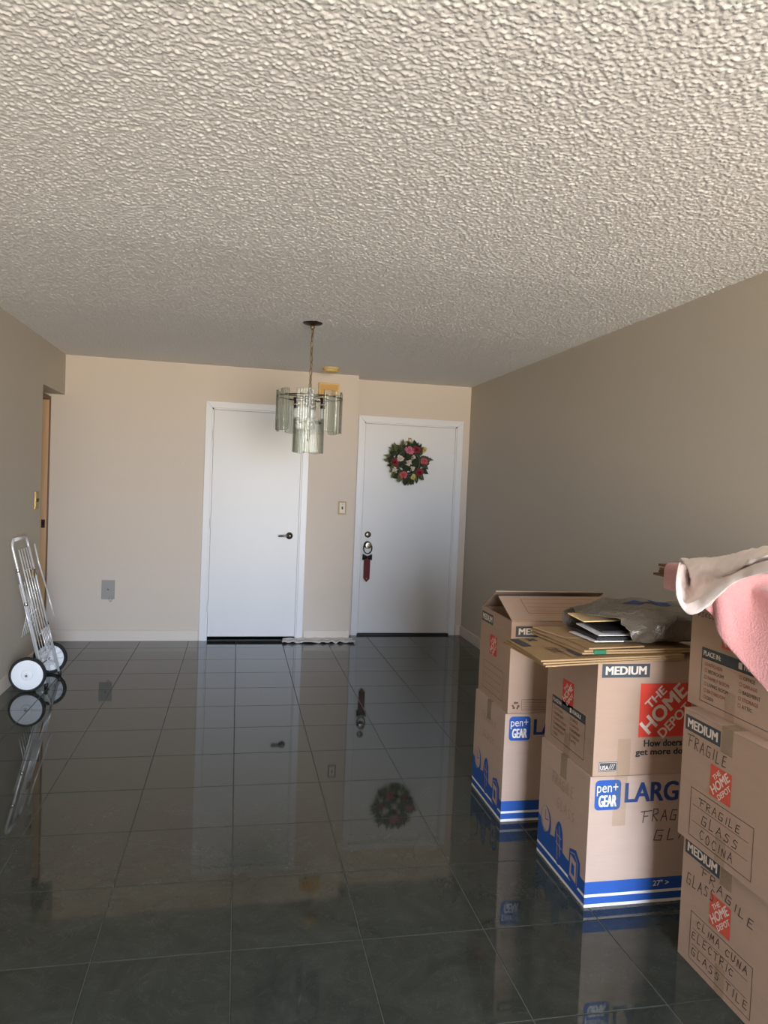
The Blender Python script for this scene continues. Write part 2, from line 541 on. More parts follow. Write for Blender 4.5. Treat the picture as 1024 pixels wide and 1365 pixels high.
def popcorn_sheet():
    """underside of the ceiling as a height field of plaster lumps, finer where one stands close to it"""
    ys = []
    y = 0.9
    while y < YB2 + 0.01:
        ys.append(y)
        y += 0.0038 if y < 3.2 else (0.0054 if y < 4.6 else 0.0080)
    ys = np.array([YF - 0.1, -1.5, 0.3] + ys + [YB2 + 0.3, YB2 + 0.75])
    xs = np.concatenate([[-2.6, -1.8], np.arange(XL - 0.005, XR + 0.01, 0.0042), [XR + 0.2]])
    X, Y = np.meshgrid(xs, ys, indexing='ij')
    X2 = X + 0.0012 * np.sin(Y * 610 + X * 230); Y2 = Y + 0.0012 * np.sin(X * 590 - Y * 210)
    hgt = np.zeros_like(X)
    for cell, rad, amp, seed in ((0.0140, 0.0076, 0.0060, 1), (0.0096, 0.0056, 0.0042, 2)):
        gx = np.floor(X2 / cell).astype(int); gy = np.floor(Y2 / cell).astype(int)
        def hsh(i, j, k):
            v = np.sin(i * 127.1 + j * 311.7 + k * 74.7 + seed * 19.19) * 43758.5453
            return v - np.floor(v)
        for di in (-1, 0, 1):
            for dj in (-1, 0, 1):
                ci, cj = gx + di, gy + dj
                px = (ci + hsh(ci, cj, 1)) * cell; py = (cj + hsh(ci, cj, 2)) * cell
                rr_ = rad * (0.55 + 0.6 * hsh(ci, cj, 3))
                am = amp * (0.25 + 0.75 * hsh(ci, cj, 4))
                d2 = ((X2 - px) ** 2 + (Y2 - py) ** 2) / rr_ ** 2
                hgt = np.maximum(hgt, am * np.clip(1 - d2, 0, 1) ** 0.75)
    nx_, ny_ = X.shape
    V = np.stack([X, Y, H - hgt], -1).reshape(-1, 3).astype(np.float32)
    idx = np.arange(nx_ * ny_).reshape(nx_, ny_)
    F = np.stack([idx[:-1, :-1], idx[:-1, 1:], idx[1:, 1:], idx[1:, :-1]], -1).reshape(-1, 4)
    n = len(V)
    top = np.array([[-2.6, YF - 0.1, H + 0.15], [XR + 0.2, YF - 0.1, H + 0.15], [XR + 0.2, YB2 + 0.75, H + 0.15], [-2.6, YB2 + 0.75, H + 0.15]], np.float32)
    V = np.concatenate([V, top])
    F = np.concatenate([F, [[n, n + 1, n + 2, n + 3]]]).astype(np.int32)
    me = bpy.data.meshes.new('ceiling')
    me.vertices.add(len(V)); me.vertices.foreach_set('co', V.ravel())
    me.loops.add(F.size); me.loops.foreach_set('vertex_index', F.ravel())
    me.polygons.add(len(F)); me.polygons.foreach_set('loop_start', np.arange(0, F.size, 4, dtype=np.int32))
    me.update(calc_edges=True)
    me.polygons.foreach_set('use_smooth', np.ones(len(F), bool))
    return me
ceil = struct(finish('ceiling', popcorn_sheet(), 'popcorn_plaster'))

# left door opening in the back wall and entrance door opening
D1 = (-0.240, 0.560, 2.058)     # x0, x1, top of the first door
D2 = (1.155, 2.068, 2.035)
mb = MB()
mb.box((-2.6, YB, 0), (D1[0], YB + T, H)).box((D1[1], YB, 0), (XJ, YB + T, H)).box((D1[0], YB, D1[2]), (D1[1], YB + T, H))
mb.box((XJ - T, YB + T, 0), (XJ, YB2 + T, H))
struct(mb.build('wall_back', 'wall_cream'))
mb = MB()
mb.box((XJ, YB2, 0), (D2[0], YB2 + T, H)).box((D2[1], YB2, 0), (XR, YB2 + T, H)).box((D2[0], YB2, D2[2]), (D2[1], YB2 + T, H))
struct(mb.build('wall_entrance', 'wall_cream'))
mb = MB()
mb.box((XL - T, YF, 0), (XL, YE, H)).box((XL - T, YE, 2.092), (XL, YB, H))
struct(mb.build('wall_left', 'wall_greige'))
struct(bx('wall_right', 'wall_greige', None, (XR, YF, 0), (XR + T, YB2 + T, H)))
# closed spaces behind the doors and the hallway beyond the left opening
mb = MB()
mb.box((D1[0] - 0.1, YB + 0.7, 0), (D1[1] + 0.1, YB + 0.75, H)).box((D1[0] - 0.15, YB + T, 0), (D1[0] - 0.1, YB + 0.75, H))
mb.box((D1[1] + 0.1, YB + T, 0), (D1[1] + 0.15, YB + 0.75, H))
struct(mb.build('wall_closet', 'dark_void'))
struct(bx('wall_corridor', 'dark_void', None, (XJ - T, YB2 + 0.5, 0), (XR + T, YB2 + 0.55, H)))
mb = MB()
mb.box((-2.6, YE - 0.12, 0), (XL - T, YE - 0.02, H)).box((-2.6, YE - 0.02, 0), (-2.5, YB, H))
struct(mb.build('wall_hall', 'wall_greige'))

# front wall with the glazed balcony door behind the camera
WX0, WX1, WZ = -0.10, 2.12, 2.28
mb = MB()
mb.box((XL - T, YF - 0.1, 0), (WX0, YF, H)).box((WX1, YF - 0.1, 0), (XR + T, YF, H)).box((WX0, YF - 0.1, WZ), (WX1, YF, H))
struct(mb.build('wall_front', 'wall_cream'))
win = struct(thing('window_1', None, None, (WX0, YF - 0.06, 0)))
mb = MB()
mb.box((WX0, YF - 0.08, 0), (WX1, YF - 0.03, 0.04)).box((WX0, YF - 0.08, WZ - 0.04), (WX1, YF - 0.03, WZ))
for x in (WX0, WX0 + 1.085, WX1 - 0.05):
    mb.box((x, YF - 0.08, 0.04), (x + 0.05, YF - 0.03, WZ - 0.04))
mb.build('window_frame', 'aluminium', win)
for a, bb in ((WX0 + 0.05, WX0 + 1.085), (WX0 + 1.135, WX1 - 0.05)):
    bx('pane', 'window_glass', win, (a, YF - 0.058, 0.04), (bb, YF - 0.053, WZ - 0.04))

# baseboards
def baseboard(name, lo, hi, material='baseboard_paint'):
    struct(bx(name, material, None, lo, hi, 0.003))
BBH = 0.095
baseboard('baseboard_back', (-1.56, YB - 0.014, 0), (-0.304, YB, BBH))
baseboard('baseboard_center', (0.625, YB - 0.014, 0), (XJ, YB, BBH))
baseboard('baseboard_left', (XL, YF, 0), (XL + 0.014, YE, BBH))
baseboard('baseboard_right', (XR - 0.014, YF, 0), (XR, YB2, BBH))
baseboard('baseboard_entrance', (2.136, YB2 - 0.014, 0), (XR - 0.014, YB2, BBH))

# ------------------------------------------------------------------ doors
def casing(root, x0, x1, top, y, w, bev=0.006):
    """three mitred boards round a door opening on the wall plane y"""
    t = 0.016
    for a, b, inner in ((x0 - w, x0, 1), (x1, x1 + w, 0)):
        mb = MB()
        zt0, zt1 = (top + w, top) if inner else (top, top + w)
        mb.hexa([(a, y - t, 0), (b, y - t, 0), (b, y, 0), (a, y, 0),
                 (a, y - t, zt0), (b, y - t, zt1), (b, y, zt1), (a, y, zt0)])
        mb.build('casing_side', 'trim_white', root, 0.003)
    mb = MB()
    mb.hexa([(x0, y - t, top), (x1, y - t, top), (x1, y, top), (x0, y, top),
             (x0 - w, y - t, top + w), (x1 + w, y - t, top + w), (x1 + w, y, top + w), (x0 - w, y, top + w)])
    mb.build('casing_head', 'trim_white', root, 0.003)
    mb = MB()
    mb.box((x0, y + 0.0, 0), (x0 + 0.012, y + T, top)).box((x1 - 0.012, y, 0), (x1, y + T, top)).box((x0, y, top - 0.012), (x1, y + T, top))
    mb.build('jamb', 'trim_white', root)

d1 = struct(thing('door_1', None, None, (D1[0], YB, 0)))
casing(d1, D1[0], D1[1], D1[2], YB, 0.056)
bx('door_panel', 'door_white', d1, (D1[0] + 0.014, YB + 0.004, 0.036), (D1[1] - 0.014, YB + 0.042, D1[2] - 0.014), 0.002)
bx('threshold', 'threshold_dark', d1, (D1[0], YB + 0.01, -0.0005), (D1[1], YB + T, 0.006))
for z in (0.30, 1.05, 1.82):
    mb = MB().tube([(D1[0] + 0.010, YB - 0.004, z - 0.045), (D1[0] + 0.010, YB - 0.004, z + 0.045)], 0.006, 8)
    mb.build('hinge', 'trim_white', d1)
hx, hz = 0.468, 0.952
hd = MB().lathe([(0.031, 0.004), (0.031, -0.006), (0.024, -0.012), (0.013, -0.016), (0.011, -0.045), (0.0, -0.047)], (hx, YB, hz), 'y', 20)
lever = hd.build('lever_handle', 'nickel_dark', d1); auto_smooth(lever)
MB().tube([(hx, YB - 0.042, hz), (hx - 0.03, YB - 0.048, hz), (hx - 0.07, YB - 0.046, hz - 0.002), (hx - 0.10, YB - 0.040, hz - 0.004)], [0.009, 0.010, 0.009, 0.007], 8).build('lever', 'nickel_dark', lever, smooth=True)

d2 = struct(thing('door_2', None, None, (D2[0], YB2, 0)))
casing(d2, D2[0], D2[1], D2[2], YB2, 0.058)
bx('door_panel', 'door_white', d2, (D2[0] + 0.014, YB2 + 0.004, 0.020), (D2[1] - 0.014, YB2 + 0.046, D2[2] - 0.014), 0.002)
bx('threshold', 'threshold_dark', d2, (D2[0], YB2 - 0.012, -0.0005), (D2[1], YB2 + T, 0.016), 0.002)
for z in (0.28, 1.05, 1.86):
    MB().tube([(D2[1] - 0.010, YB2 - 0.003, z - 0.05), (D2[1] - 0.010, YB2 - 0.003, z + 0.05)], 0.006, 8).build('hinge', 'trim_white', d2)
KX = 1.228
lk = MB().lathe([(0.030, 0.004), (0.030, -0.008), (0.022, -0.014), (0.012, -0.016), (0.0, -0.016)], (KX, YB2, 0.966), 'y', 20).build('deadbolt', 'nickel_dark', d2)
auto_smooth(lk)
MB().box((KX - 0.004, YB2 - 0.030, 0.950), (KX + 0.004, YB2 - 0.014, 0.982)).build('thumb_turn', 'nickel_dark', lk, 0.002)
kb = MB().lathe([(0.036, 0.004), (0.036, -0.004), (0.030, -0.010), (0.012, -0.014), (0.012, -0.036), (0.026, -0.042), (0.033, -0.056), (0.028, -0.070), (0.0, -0.074)], (KX, YB2, 0.868), 'y', 24).build('door_knob', 'nickel_dark', d2)
auto_smooth(kb)

# wooden door frame of the hallway beyond the left wall
d3 = struct(thing('door_3', None, None, (-1.62, YB, 0)))
JX0, JX1 = -1.70, -1.570
bx('jamb_side', 'jamb_wood', d3, (JX0, YB - 0.022, 0), (JX1, YB, 2.06), 0.002)
bx('door_stop', 'jamb_wood_dark', d3, (JX0 + 0.02, YB - 0.034, 0), (-1.625, YB - 0.022, 2.04), 0.001)
bx('jamb_head', 'jamb_wood_dark', d3, (JX0, YE + 0.02, 2.04), (JX1, YB - 0.022, 2.075), 0.002)
bx('casing_edge', 'jamb_wood_dark', d3, (JX1 - 0.001, YB - 0.0225, 0), (JX1 + 0.009, YB - 0.001, 2.07), 0.001)
sp = bx('strike_plate', 'bronze_dark', d3, (-1.612, YB - 0.0245, 0.965), (-1.582, YB - 0.0215, 1.035), 0.001)
bx('latch_hole', 'dark_void', sp, (-1.603, YB - 0.0252, 0.985), (-1.590, YB - 0.0240, 1.015))
bx('weather_strip', 'black_plastic', d3, (-1.640, YB - 0.040, 1.36), (-1.622, YB - 0.033, 1.66), 0.001)

# ------------------------------------------------------------------ wall plates
t = thing('wall_plate', 'grey blank wall plate low on the wall with a short wire loop', 'wall plate', (-1.066, YB, 0.445))
bx('plate', 'plate_grey', t, (-1.120, YB - 0.007, 0.362), (-1.012, YB, 0.528), 0.003)
MB().lathe([(0.009, 0.0), (0.009, -0.003), (0.0, -0.004)], (-1.066, YB - 0.007, 0.448), 'y', 12).build('screw', 'nickel_dark', t)
P = [(-1.056 + 0.013 - 0.013 * math.cos(k / 10 * math.pi), YB - 0.012, 0.372 - 0.030 * math.sin(k / 10 * math.pi)) for k in range(11)]
MB().tube([(-1.056, YB - 0.007, 0.385)] + P + [(-1.030, YB - 0.007, 0.385)], 0.0028, 6).build('wire_loop', 'plate_grey', t, smooth=True)

def switch_plate(name, label, c, ux, uy, n, w=0.074, h=0.118, pm='brass_old', im='plastic_cream'):
    t = thing(name, label, 'light switch', c)
    c = Vector(c); ux = Vector(ux); uz = Vector((0, 0, 1)); n = Vector(n)
    def slab(nm, m_, a0, b0, a1, b1, d0, d1, par, bev):
        P = [c + ux * a + uz * b + n * d for d in (d0, d1) for a, b in ((a0, b0), (a1, b0), (a1, b1), (a0, b1))]
        return MB().hexa(P).build(nm, m_, par, bev)
    pl = slab('plate', pm, -w / 2, -h / 2, w / 2, h / 2, 0, 0.006, t, 0.002)
    slab('inlay', im, -w / 2 + 0.013, -h / 2 + 0.013, w / 2 - 0.013, h / 2 - 0.013, 0.0055, 0.0075, pl, 0.0005)
    slab('toggle', 'bronze_dark', -0.006, -0.013, 0.006, 0.013, 0.007, 0.018, t, 0.002)
    for z in (-0.034, 0.034):
        slab('screw', 'nickel_dark', -0.003, z - 0.003, 0.003, z + 0.003, 0.0072, 0.0085, pl, 0.0005)
    return t
switch_plate('light_switch', 'small framed light switch on the wall between the two white doors', (0.938, YB, 1.219), (1, 0, 0), 0, (0, -1, 0))
switch_plate('light_switch', 'brass light switch plate on the left wall above the folded cart', (XL, 5.735, 1.225), (0, 1, 0), 0, (1, 0, 0), w=0.10, h=0.13, pm='brass', im='brass')

t = thing('door_chime', 'orange yellowed door chime box high on the wall behind the chandelier', 'door chime', (0.772, YB, 2.21))
bx('housing', 'plastic_yellowed', t, (0.680, YB - 0.045, 2.208), (0.864, YB, 2.336), 0.006)
bx('cover', 'chime_orange', t, (0.694, YB - 0.050, 2.220), (0.850, YB - 0.044, 2.322), 0.003)
t = thing('smoke_detector', 'round yellowed smoke detector on the textured ceiling', 'smoke detector', (0.748, 6.22, H))
o = MB().lathe([(0.075, 0.0), (0.075, -0.012), (0.068, -0.016)], (0.748, 6.22, H), 'z', 32).build('base', 'plastic_yellowed', t); auto_smooth(o)
o = MB().lathe([(0.064, -0.015), (0.064, -0.024), (0.060, -0.026), (0.060, -0.030), (0.056, -0.036), (0.030, -0.041), (0.0, -0.042)], (0.748, 6.22, H), 'z', 32).build('cover', 'plastic_yellowed', t); auto_smooth(o)

# ------------------------------------------------------------------ chandelier
CX, CY = 0.420, 4.533
ch = thing('chandelier', 'hanging chandelier with two tiers of fluted clear glass panels on a chain', 'chandelier', (CX, CY, 1.62))
cn = MB().lathe([(0.060, 0.004), (0.062, -0.004), (0.052, -0.010), (0.020, -0.014), (0.010, -0.024), (0.0, -0.025)], (CX, CY, H), 'z', 28).build('ceiling_canopy', 'bronze_dark', ch)
auto_smooth(cn)
MB().lathe([(0.013, -0.020), (0.015, -0.030), (0.008, -0.044), (0.0, -0.045)], (CX, CY, H), 'z', 14).build('canopy_cap', 'brass_old', cn, smooth=True)
lk = MB()
pts = []
for k in range(16):
    a = 2 * math.pi * k / 16
    pts.append((0.0085 * math.cos(a), 0, 0.019 * math.sin(a) + (0.004 if math.sin(a) > 0 else -0.004)))
lk.tube(pts, 0.0027, 6, closed=True)
lme = lk.mesh('chain_link'); lme.materials.append(MATS['brass_old'])
for q in lme.polygons:
    q.use_smooth = True
z0, z1, NL = H - 0.050, 2.038, 9
for k in range(NL):
    o = bpy.data.objects.new('chain_link', lme); COL.objects.link(o); o.parent = ch
    o.location = (random.uniform(-1, 1) * 0.001, 0, z0 + (z1 - z0) * k / (NL - 1) - 1.62)
    o.rotation_euler = (0, 0, math.radians(90 * (k % 2) + 30))
MB().tube([(CX + 0.004, CY, H - 0.04), (CX - 0.005, CY + 0.004, 2.30), (CX + 0.005, CY, 2.17), (CX, CY, 2.03)], 0.0022, 6).build('cord', 'brass_old', ch, smooth=True)
st = MB().lathe([(0.0, 2.030), (0.010, 2.026), (0.012, 2.012), (0.018, 2.004), (0.018, 1.990), (0.009, 1.980), (0.009, 1.800), (0.016, 1.795), (0.016, 1.780), (0.008, 1.770), (0.008, 1.715), (0.012, 1.705), (0.0, 1.690)], (CX, CY, 0), 'z', 16).build('stem', 'bronze_dark', ch)
auto_smooth(st)
def ring(r, z, tr):
    return MB().tube([(CX + r * math.cos(a), CY + r * math.sin(a), z) for a in [2 * math.pi * k / 40 for k in range(40)]], tr, 6, closed=True).build('ring', 'nickel_dark', ch, smooth=True)
ring(0.192, 1.966, 0.004)
ring(0.088, 1.812, 0.0035)
for k in range(4):
    a = math.radians(25 + 90 * k)
    MB().tube([(CX, CY, 1.972), (CX + 0.192 * math.cos(a), CY + 0.192 * math.sin(a), 1.966)], 0.0035, 6).build('arm', 'nickel_dark', ch)
    MB().tube([(CX, CY, 1.812), (CX + 0.088 * math.cos(a), CY + 0.088 * math.sin(a), 1.812)], 0.003, 6).build('arm', 'nickel_dark', ch)
for k in range(4):
    a = math.radians(-20 + 90 * k)
    x, y = CX + 0.085 * math.cos(a), CY + 0.085 * math.sin(a)
    s_ = MB().lathe([(0.016, 1.900), (0.016, 1.952), (0.020, 1.955), (0.020, 1.966)], (x, y, 0), 'z', 14).build('bulb_socket', 'bronze_dark', ch)
    MB().lathe([(0.008, 1.902), (0.015, 1.885), (0.017, 1.865), (0.010, 1.835), (0.0, 1.818)], (x, y, 0), 'z', 14).build('bulb', 'plastic_white', s_, smooth=True)
    MB().lathe([(0.019, 1.915), (0.021, 1.918), (0.021, 1.924), (0.019, 1.927)], (x, y, 0), 'z', 14).build('socket_collar', 'chrome', s_, smooth=True)

def fluted_panel(R_, half, h, name):
    n = 28; vs = []; fs = []
    zs = [(-h, 0), (-h + 0.004, 1), (-0.004, 1), (0, 0)]
    for zi, (z, _) in enumerate(zs):
        for k in range(n + 1):
            u = k / n * 2 - 1
            a = half * u
            r = R_ + 0.0022 * math.cos(u * math.pi * 7) * (1 if zi in (1, 2) else 0.6)
            if abs(u) > 0.86:
                r += 0.012 * (abs(u) - 0.86) / 0.14
            zz = z - (0.006 * math.cos(u * math.pi / 2) if zi < 2 else -0.004 * math.cos(u * math.pi / 2))
            for t_ in (0, 0.0032):
                vs.append(((r + t_) * math.cos(a), (r + t_) * math.sin(a), zz))
    W2 = (n + 1) * 2
    for i in range(3):
        for k in range(n):
            b0 = i * W2 + k * 2; b1 = (i + 1) * W2 + k * 2
            fs.append((b0, b0 + 2, b1 + 2, b1)); fs.append((b0 + 1, b1 + 1, b1 + 3, b0 + 3))
        for k in (0, n):
            b0 = i * W2 + k * 2; b1 = (i + 1) * W2 + k * 2
            fs.append((b0, b1, b1 + 1, b0 + 1))
    for i in (0, 3):
        for k in range(n):
            b0 = i * W2 + k * 2
            fs.append((b0, b0 + 1, b0 + 3, b0 + 2))
    me = MB().add(vs, fs).mesh(name)
    me.materials.append(MATS['chandelier_glass'])
    for q in me.polygons:
        q.use_smooth = True
    return me
pm = fluted_panel(0.196, math.radians(15.5), 0.245, 'glass_panel')
for k in range(8):
    o = bpy.data.objects.new('glass_panel', pm); COL.objects.link(o); o.parent = ch
    o.location = (0, 0, 2.000 - 1.62); o.rotation_euler = (0, 0, math.radians(-12 + 45 * k))
pm = fluted_panel(0.088, math.radians(30), 0.205, 'glass_panel')
for k in range(5):
    o = bpy.data.objects.new('glass_panel', pm); COL.objects.link(o); o.parent = ch
    o.location = (0, 0, 1.832 - 1.62); o.rotation_euler = (0, 0, math.radians(-90 + 72 * k))
hk = MB().lathe([(0.004, 0), (0.006, 0.004), (0.004, 0.008), (0.0, 0.0085)], (0, 0, 0), 'x', 8).mesh('panel_stud')
hk.materials.append(MATS['nickel_dark'])
for k in range(8):
    for s_ in (-0.25, 0.25):
        a = math.radians(-12 + 45 * k) + s_ * 0.6
        o = bpy.data.objects.new('panel_stud', hk); COL.objects.link(o); o.parent = ch
        o.location = (0.198 * math.cos(a), 0.198 * math.sin(a), 1.966 - 1.62); o.rotation_euler = (0, 0, a)

# ------------------------------------------------------------------ door wreath, hook and knob hanger
WXc, WZc, WY = 1.584, 1.668, YB2 + 0.004
t = thing('wreath_hanger', 'narrow metal hook holding the flower wreath on the entrance door', 'hook', (1.600, WY, 1.80))
bx('strap', 'brass_old', t, (1.585, WY - 0.004, 1.795), (1.617, WY, 1.905), 0.001)
MB().tube([(1.601, WY - 0.003, 1.815), (1.601, WY - 0.020, 1.800), (1.601, WY - 0.040, 1.798), (1.601, WY - 0.046, 1.815), (1.601, WY - 0.046, 1.835)], 0.006, 8).build('hook', 'brass', t, smooth=True)
bx('scroll_plate', 'brass', t, (1.589, WY - 0.008, 1.850), (1.613, WY - 0.003, 1.893), 0.002)

wr = thing('flower_wreath', 'round wreath of dark leaves with red, pink and white flowers on entrance door', 'wreath', (WXc, WY, WZc))
rr_ = 0.115
MB().tube([(WXc + rr_ * math.cos(a), WY - 0.030, WZc + rr_ * math.sin(a)) for a in [2 * math.pi * k / 32 for k in range(32)]], 0.020, 8, closed=True).build('vine_ring', 'leaf_dark', wr, smooth=True)
def leaf_mesh(L, w, name, m_):
    vs = []; fs = []
    n = 6
    for k in range(n + 1):
        u = k / n
        hw = w * math.sin(math.pi * min(1, u ** 0.75)) * 0.5 + 0.0006
        y = -0.10 * L * math.sin(u * math.pi * 0.8)
        vs += [(-hw, y - 0.12 * hw, u * L), (0, y + 0.18 * hw, u * L), (hw, y - 0.12 * hw, u * L)]
    for k in range(n):
        a = k * 3
        fs += [(a, a + 1, a + 4, a + 3), (a + 1, a + 2, a + 5, a + 4)]
    me = bpy.data.meshes.new(name); me.from_pydata(vs, [], fs)
    me.materials.append(MATS[m_])
    for q in me.polygons:
        q.use_smooth = True
    return me
LM = [leaf_mesh(0.085, 0.042, 'leaf', 'leaf_dark'), leaf_mesh(0.095, 0.034, 'leaf', 'leaf_olive'), leaf_mesh(0.07, 0.048, 'leaf', 'leaf_dark')]
R2 = random.Random(11)
def wreath_leaf(a, r, tilt, me, sc):
    o = bpy.data.objects.new('leaf', me); COL.objects.link(o); o.parent = wr
    o.location = (r * math.cos(a), -0.036 - R2.uniform(0, 0.018), r * math.sin(a))
    out = math.pi / 2 - a + tilt
    o.rotation_euler = Euler((0.0, out, 0.0)).to_matrix().to_4x4().to_euler()
    o.rotation_euler.rotate_axis('X', R2.uniform(0.10, 0.55))
    o.rotation_euler.rotate_axis('Z', R2.uniform(-0.5, 0.5))
    o.scale = (sc, sc, sc)
for k in range(60):
    a = 2 * math.pi * (k + R2.uniform(-.3, .3)) / 60
    wreath_leaf(a, R2.uniform(0.115, 0.15), R2.uniform(-0.9, 0.9), LM[0 if R2.random() < 0.55 else R2.choice((1, 2))], R2.uniform(0.85, 1.2))
for k in range(34):
    a = 2 * math.pi * (k + R2.uniform(-.3, .3)) / 34
    wreath_leaf(a, R2.uniform(0.07, 0.11), math.pi + R2.uniform(-0.8, 0.8), LM[R2.choice((0, 2))], R2.uniform(0.7, 1.0))
for a, tl in ((150, .2), (165, -.1), (178, .1), (140, .5)):
    wreath_leaf(math.radians(a), 0.155, tl, LM[1], 1.05)
wreath_leaf(math.radians(-95), 0.17, 0.2, LM[2], 0.95); wreath_leaf(math.radians(-80), 0.155, -0.3, LM[2], 1.0)

def flower(x, z, rad, m_, n=9, layers=3):
    mb = MB()
    for l in range(layers):
        R_ = rad * (1 - 0.28 * l); lift = 0.008 + 0.010 * l
        for k in range(n - l):
            a = 2 * math.pi * (k + 0.5 * l) / (n - l) + R2.uniform(-.25, .25); R_ = rad * (1 - 0.28 * l) * R2.uniform(0.72, 1.2)
            ca, sa = math.cos(a), math.sin(a)
            w = R_ * 0.42
            pts = []
            for u, hw, d in ((0.10, 0.15, 0.0), (0.55, 0.9, 0.006), (0.85, 1.0, 0.010), (1.0, 0.45, 0.004)):
                for s_ in (-1, 0, 1):
                    px = R_ * u * ca - s_ * hw * w * sa
                    pz = R_ * u * sa + s_ * hw * w * ca
                    pts.append((WXc + x + px, WY - 0.052 - lift - d * (1 + l * 0.6) + (0.002 if s_ == 0 else 0), WZc + z + pz))
            fs = []
            for r_ in range(3):
                for c_ in range(2):
                    i = r_ * 3 + c_
                    fs.append((i, i + 1, i + 4, i + 3))
            mb.add(pts, fs)
    return mb.build('flower', m_, wr, smooth=True)
for px, py, rad, m_ in ((500, 450, .050, 'petal_pink'), (620, 440, .048, 'petal_red'), (745, 605, .042, 'petal_coral'), (285, 650, .045, 'petal_red'),
                        (430, 830, .050, 'petal_coral'), (680, 790, .044, 'petal_red'), (370, 585, .038, 'petal_white'), (285, 765, .034, 'petal_white'),
                        (500, 640, .034, 'petal_white'), (560, 730, .028, 'petal_white'), (575, 560, .026, 'petal_white'), (580, 860, .032, 'petal_yellow'),
                        (730, 440, .032, 'petal_yellow'), (440, 360, .028, 'petal_white')):
    x, z = (px - 500) * 0.00063, (640 - py) * 0.00063
    flower(x, z, rad * 0.86, m_)

kh = thing('knob_hanger', 'maroon ribbon strap with a black bow hanging from the entrance door knob', 'door hanger', (KX, YB2, 0.52))
MB().tube([(KX + 0.040 * math.sin(a), YB2 - 0.030 - 0.004, 0.838 + 0.052 * math.cos(a) * (1 if math.cos(a) > 0 else 1.0)) for a in [2 * math.pi * k / 24 for k in range(24)]], 0.005, 6, closed=True).build('loop', 'ribbon_black', kh, smooth=True)
mb = MB()
yb = YB2 - 0.022
for s_ in (-1, 1):
    vs = [(KX, yb - 0.012, 0.762), (KX, yb - 0.012, 0.742), (KX + s_ * 0.046, yb - 0.006, 0.783), (KX + s_ * 0.046, yb - 0.006, 0.722), (KX + s_ * 0.03, yb - 0.026, 0.752),
          (KX, yb, 0.762), (KX, yb, 0.742)]
    mb.add(vs, [(0, 2, 4), (0, 4, 1), (1, 4, 3), (2, 3, 4), (2, 5, 6, 3), (0, 5, 2), (1, 3, 6), (0, 1, 6, 5)])
mb.build('bow', 'ribbon_black', kh)
MB().lathe([(0.0, -0.034), (0.010, -0.032), (0.013, -0.022), (0.010, -0.010), (0.0, -0.006)], (KX, yb + 0.010, 0.752), 'y', 12).build('bow_knot', 'ribbon_black', kh, smooth=True)
w_ = 0.031
P = [(KX - w_, 0.738), (KX + w_, 0.738), (KX + w_ * 0.94, 0.546), (KX, 0.514), (KX - w_ * 0.94, 0.546)]
mb = MB().add([(x, yb - 0.006, z) for x, z in P] + [(x, yb, z) for x, z in P],
              [(0, 1, 2, 3, 4), (9, 8, 7, 6, 5)] + [(k, 5 + k, 5 + (k + 1) % 5, (k + 1) % 5) for k in range(5)])
mb.build('ribbon_strap', 'ribbon_maroon', kh, 0.002)
MB().lathe([(0.005, 0.0), (0.005, -0.003), (0.0, -0.004)], (KX, yb - 0.006, 0.548), 'y', 10).build('stud', 'brass', kh)

# ------------------------------------------------------------------ scalloped mat at the foot of the wall
nx, ny = 90, 12
vs = []; fs = []
for j in range(ny + 1):
    v = j / ny
    for i in range(nx + 1):
        u = i / nx
        x = 0.440 + 0.635 * u + 0.02 * (1 - v) * (u - 0.5)
        scal = 0.010 * abs(math.sin(u * math.pi * 13))
        y = 6.425 - scal * (1 - v) ** 2 + (6.524 - 6.425) * v
        z = 0.004 + 0.015 * (0.5 + 0.5 * math.sin(u * 40 + 2 * math.sin(u * 9))) * (1 - v) ** 1.5 + 0.006 * math.sin(u * 17 + v * 3) ** 2 + 0.022 * v ** 3
        vs.append((x, y, z))
for j in range(ny):
    for i in range(nx):
        a = j * (nx + 1) + i
        fs.append((a, a + 1, a + nx + 2, a + nx + 1))
rt = thing('door_mat', 'crumpled pale mat with a scalloped edge on the tiles against the wall', 'mat', (0.75, 6.47, 0))
o = MB().add(vs, fs).build('mat_cloth', 'rug_fabric', rt, smooth=True)
sd = o.modifiers.new('thickness', 'SOLIDIFY'); sd.thickness = 0.005; sd.offset = 1
rim = [vs[i] for i in range(nx + 1)]
MB().tube([(x, y - 0.002, z + 0.003) for x, y, z in rim], 0.005, 6).build('hem', 'rug_fabric', rt, smooth=True)

# ------------------------------------------------------------------ folded shopping cart against the left wall
ct = thing('shopping_cart', 'folded wire shopping cart with two white wheels leaning on the left wall', 'shopping cart', (-1.28, 5.25, 0))
def lerp(a, b, t):
    return tuple(a[i] + (b[i] - a[i]) * t for i in range(3))
N0, N1 = (-1.203, 5.090, 0.012), (-1.428, 5.090, 0.930)
F0, F1 = (-1.190, 5.405, 0.012), (-1.418, 5.405, 0.930)
path = [N0, N1]
for k in range(1, 7):
    a = k / 6 * math.pi / 2
    path.append((-1.428 - 0.006 * math.sin(a), 5.090 + 0.04 * (1 - math.cos(a)), 0.930 + 0.05 * math.sin(a)))
for k in range(6, 0, -1):
    a = k / 6 * math.pi / 2
    path.append((-1.418 - 0.010 * math.sin(a), 5.405 - 0.04 * (1 - math.cos(a)), 0.930 + 0.05 * math.sin(a)))
path += [F1, F0]
MB().tube(path, 0.0085, 10).build('main_frame', 'zinc', ct, smooth=True)
MB().tube([(-1.434, 5.135, 0.980), (-1.432, 5.36, 0.980)], 0.013, 10).build('handle_grip', 'plastic_white', ct, smooth=True)
